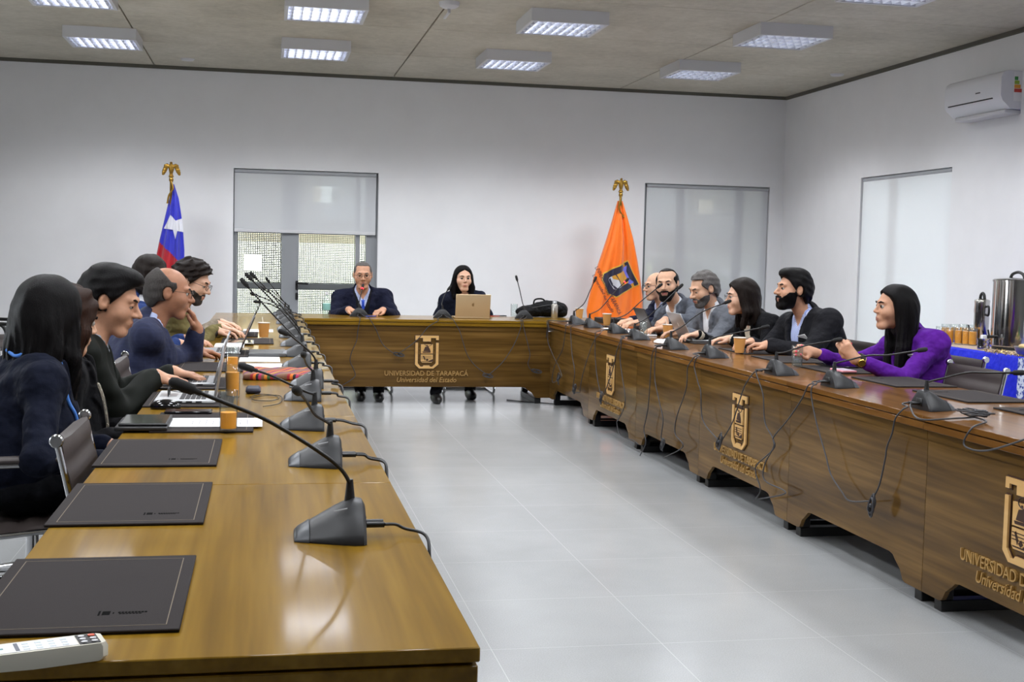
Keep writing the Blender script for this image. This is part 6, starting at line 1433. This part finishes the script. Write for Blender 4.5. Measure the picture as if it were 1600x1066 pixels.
for i, (px, py) in enumerate([(1470, 534), (1484, 534), (1498, 534), (1509, 535)]):
    p = at(px, py, 2, BT); tumbler('juice glass on the refreshment table, back line, %s' % wh[i], p.x+.09, p.y+.09, BT+.0025, .0325, .13, .8, m_juice, GJ)
m_urn = mat('polished_steel', (196, 194, 190), .1, 1)
def urn(label, x, y, r, h, tap):
    t = thing('coffee_urn', label, 'coffee urn', (x, y, BT+.0025))
    MB().lathe([(r*.9, 0), (r*.92, .02), (r, .03), (r, h)], 36).build('body', m_urn, t, smooth=50)
    MB().lathe([(r*1.03, h), (r*1.03, h+.012), (r*.96, h+.02), (r*.3, h+.03), (.001, h+.031)], 36).build('lid', m_urn, t, smooth=50)
    MB().lathe([(r*.94, -.0), (r*.94, .018), (r*.9, .018)], 30).build('foot', m_black, t, smooth=50)
    MB().tube(spline([(-r*.02, -r*.55, h+.025), (-r*.02, -r*.4, h+.055), (0, 0, h+.07), (0, r*.4, h+.055), (0, r*.55, h+.025)], 6), .011, 8).build('lid_handle', m_black, t, smooth=60)
    for s in (-1, 1): MB().tube(spline([(0, s*r, h-.03), (0, s*(r+.035), h-.03), (0, s*(r+.035), h-.09), (0, s*r, h-.09)], 5), .008, 8).build('side_handle', m_black, t, smooth=60)
    MB().tube([(-r, 0, tap), (-r-.05, 0, tap)], .011, 10).tube([(-r-.045, 0, tap+.01), (-r-.045, 0, tap-.04)], .009, 10).tube([(-r-.04, 0, tap+.01), (-r-.05, 0, tap+.05)], .006, 8).build('tap', m_black, t, smooth=60)
    return t
p = at(1589, 545, 2, BT); urn('large polished steel coffee urn at the right edge of the photo', 5.3, 8.16, .165, .485, .09)
p = at(1537, 541, 2, BT); urn('slim steel coffee urn beside the large one', 5.3, 8.6, .055, .32, .1)
p = at(1532, 547, 2, BT); t = thing('sugar_pot', 'small silver pot with napkin before the slim urn', 'pot', (p.x+.02, p.y, BT+.0025))
MB().lathe([(.001, 0), (.04, 0), (.044, .02), (.04, .03), (.046, .045), (.042, .06), (.047, .08), (.043, .08), (.04, .05), (.001, .045)], 20).build('body', m_urn, t, smooth=50); MB().box(-.02, .02, -.015, .015, .05, .105, .006).build('napkin', m_paper, t)
p = at(1588, 557, 2, BT); pl = Vector((p.x+.16, p.y-.02, BT+.0025))
t = thing('serving_platter', 'silver filigree platter of sandwiches at the right edge', 'platter', pl)
MB().lathe([(.001, 0), (.12, 0), (.15, .02), (.165, .06), (.16, .06), (.145, .025), (.001, .012)], 32).build('platter', mat('silver_filigree', (186, 180, 168), .3, .9, bump=.9, bscale=120), t, smooth=50)
m_bread = mat('sandwich_bread', (222, 190, 140), .8, var=.15, vscale=40); m_leaf = mat('lettuce', (130, 160, 70), .6)
rn = random.Random(3); k = 0
for i, (dx, dy, dz) in enumerate([(-.09, .05, .045), (-.1, -.02, .045), (-.06, -.09, .045), (-.02, .09, .045), (-.04, 0, .06), (.04, .06, .05), (.03, -.06, .05), (-.05, .045, .075), (-.05, -.045, .075)]):
    s = thing('sandwich', 'small round sandwich on the silver platter, %s' % ['front left', 'front', 'front right', 'far left', 'in the middle', 'at the back', 'at the back right', 'on top at the left', 'on top at the right'][i], 'sandwich', pl+Vector((dx, dy, dz)), rn.uniform(0, 3), 'sandwiches on the platter')
    b = MB().ball((0, 0, .018), .034, 12, sc=(1, 1, .5)); b.build('bun', m_bread, s, smooth=180); MB().ball((0, 0, .008), .037, 10, sc=(1, 1, .25)).build('filling', m_leaf, s, smooth=180); MB().ball((0, 0, -.004), .033, 10, sc=(1, 1, .4)).build('lower_bun', m_bread, s, smooth=180)
t = thing('sauce_bottle', 'small green bottle with a yellow cap among the sandwiches', 'bottle', pl+Vector((.02, .0, .06)))
MB().lathe([(.001, 0), (.02, 0), (.02, .06), (.009, .085), (.009, .1)], 16).build('bottle', mat('green_bottle', (40, 150, 60), .2), t, smooth=50); MB().lathe([(.001, .135), (.004, .135), (.011, .1), (.001, .1)], 12).build('cap', mat('yellow_cap', (226, 180, 50), .4), t, smooth=50)
ti = MB(); rn = random.Random(5)
for i in range(70):
    a = Vector((pl.x-.13+rn.uniform(-.12, .05), pl.y+rn.uniform(-.1, .33), BT+.006)); b = a+Vector((rn.uniform(-.04, .04), rn.uniform(-.04, .04), rn.uniform(.0, .02))); ti.tube([a, (a+b)/2+Vector((0, 0, .012)), b], .002, 4)
tag(ti.build('tinsel', mat('gold_tinsel', (214, 186, 120), .25, .9)), 'gold tinsel strewn before the platter', 'tinsel', kind='stuff')

tag(MB().tube(spline([(2.2, 11.3, .006), (2.35, 11.15, .006), (2.5, 11.05, .006), (2.65, 10.95, .006), (2.8, 10.9, .006)], 6), .005, 7).build('floor_cable', m_cable, None, smooth=60), 'black cable on the floor below the right end of the head desk', 'cable')
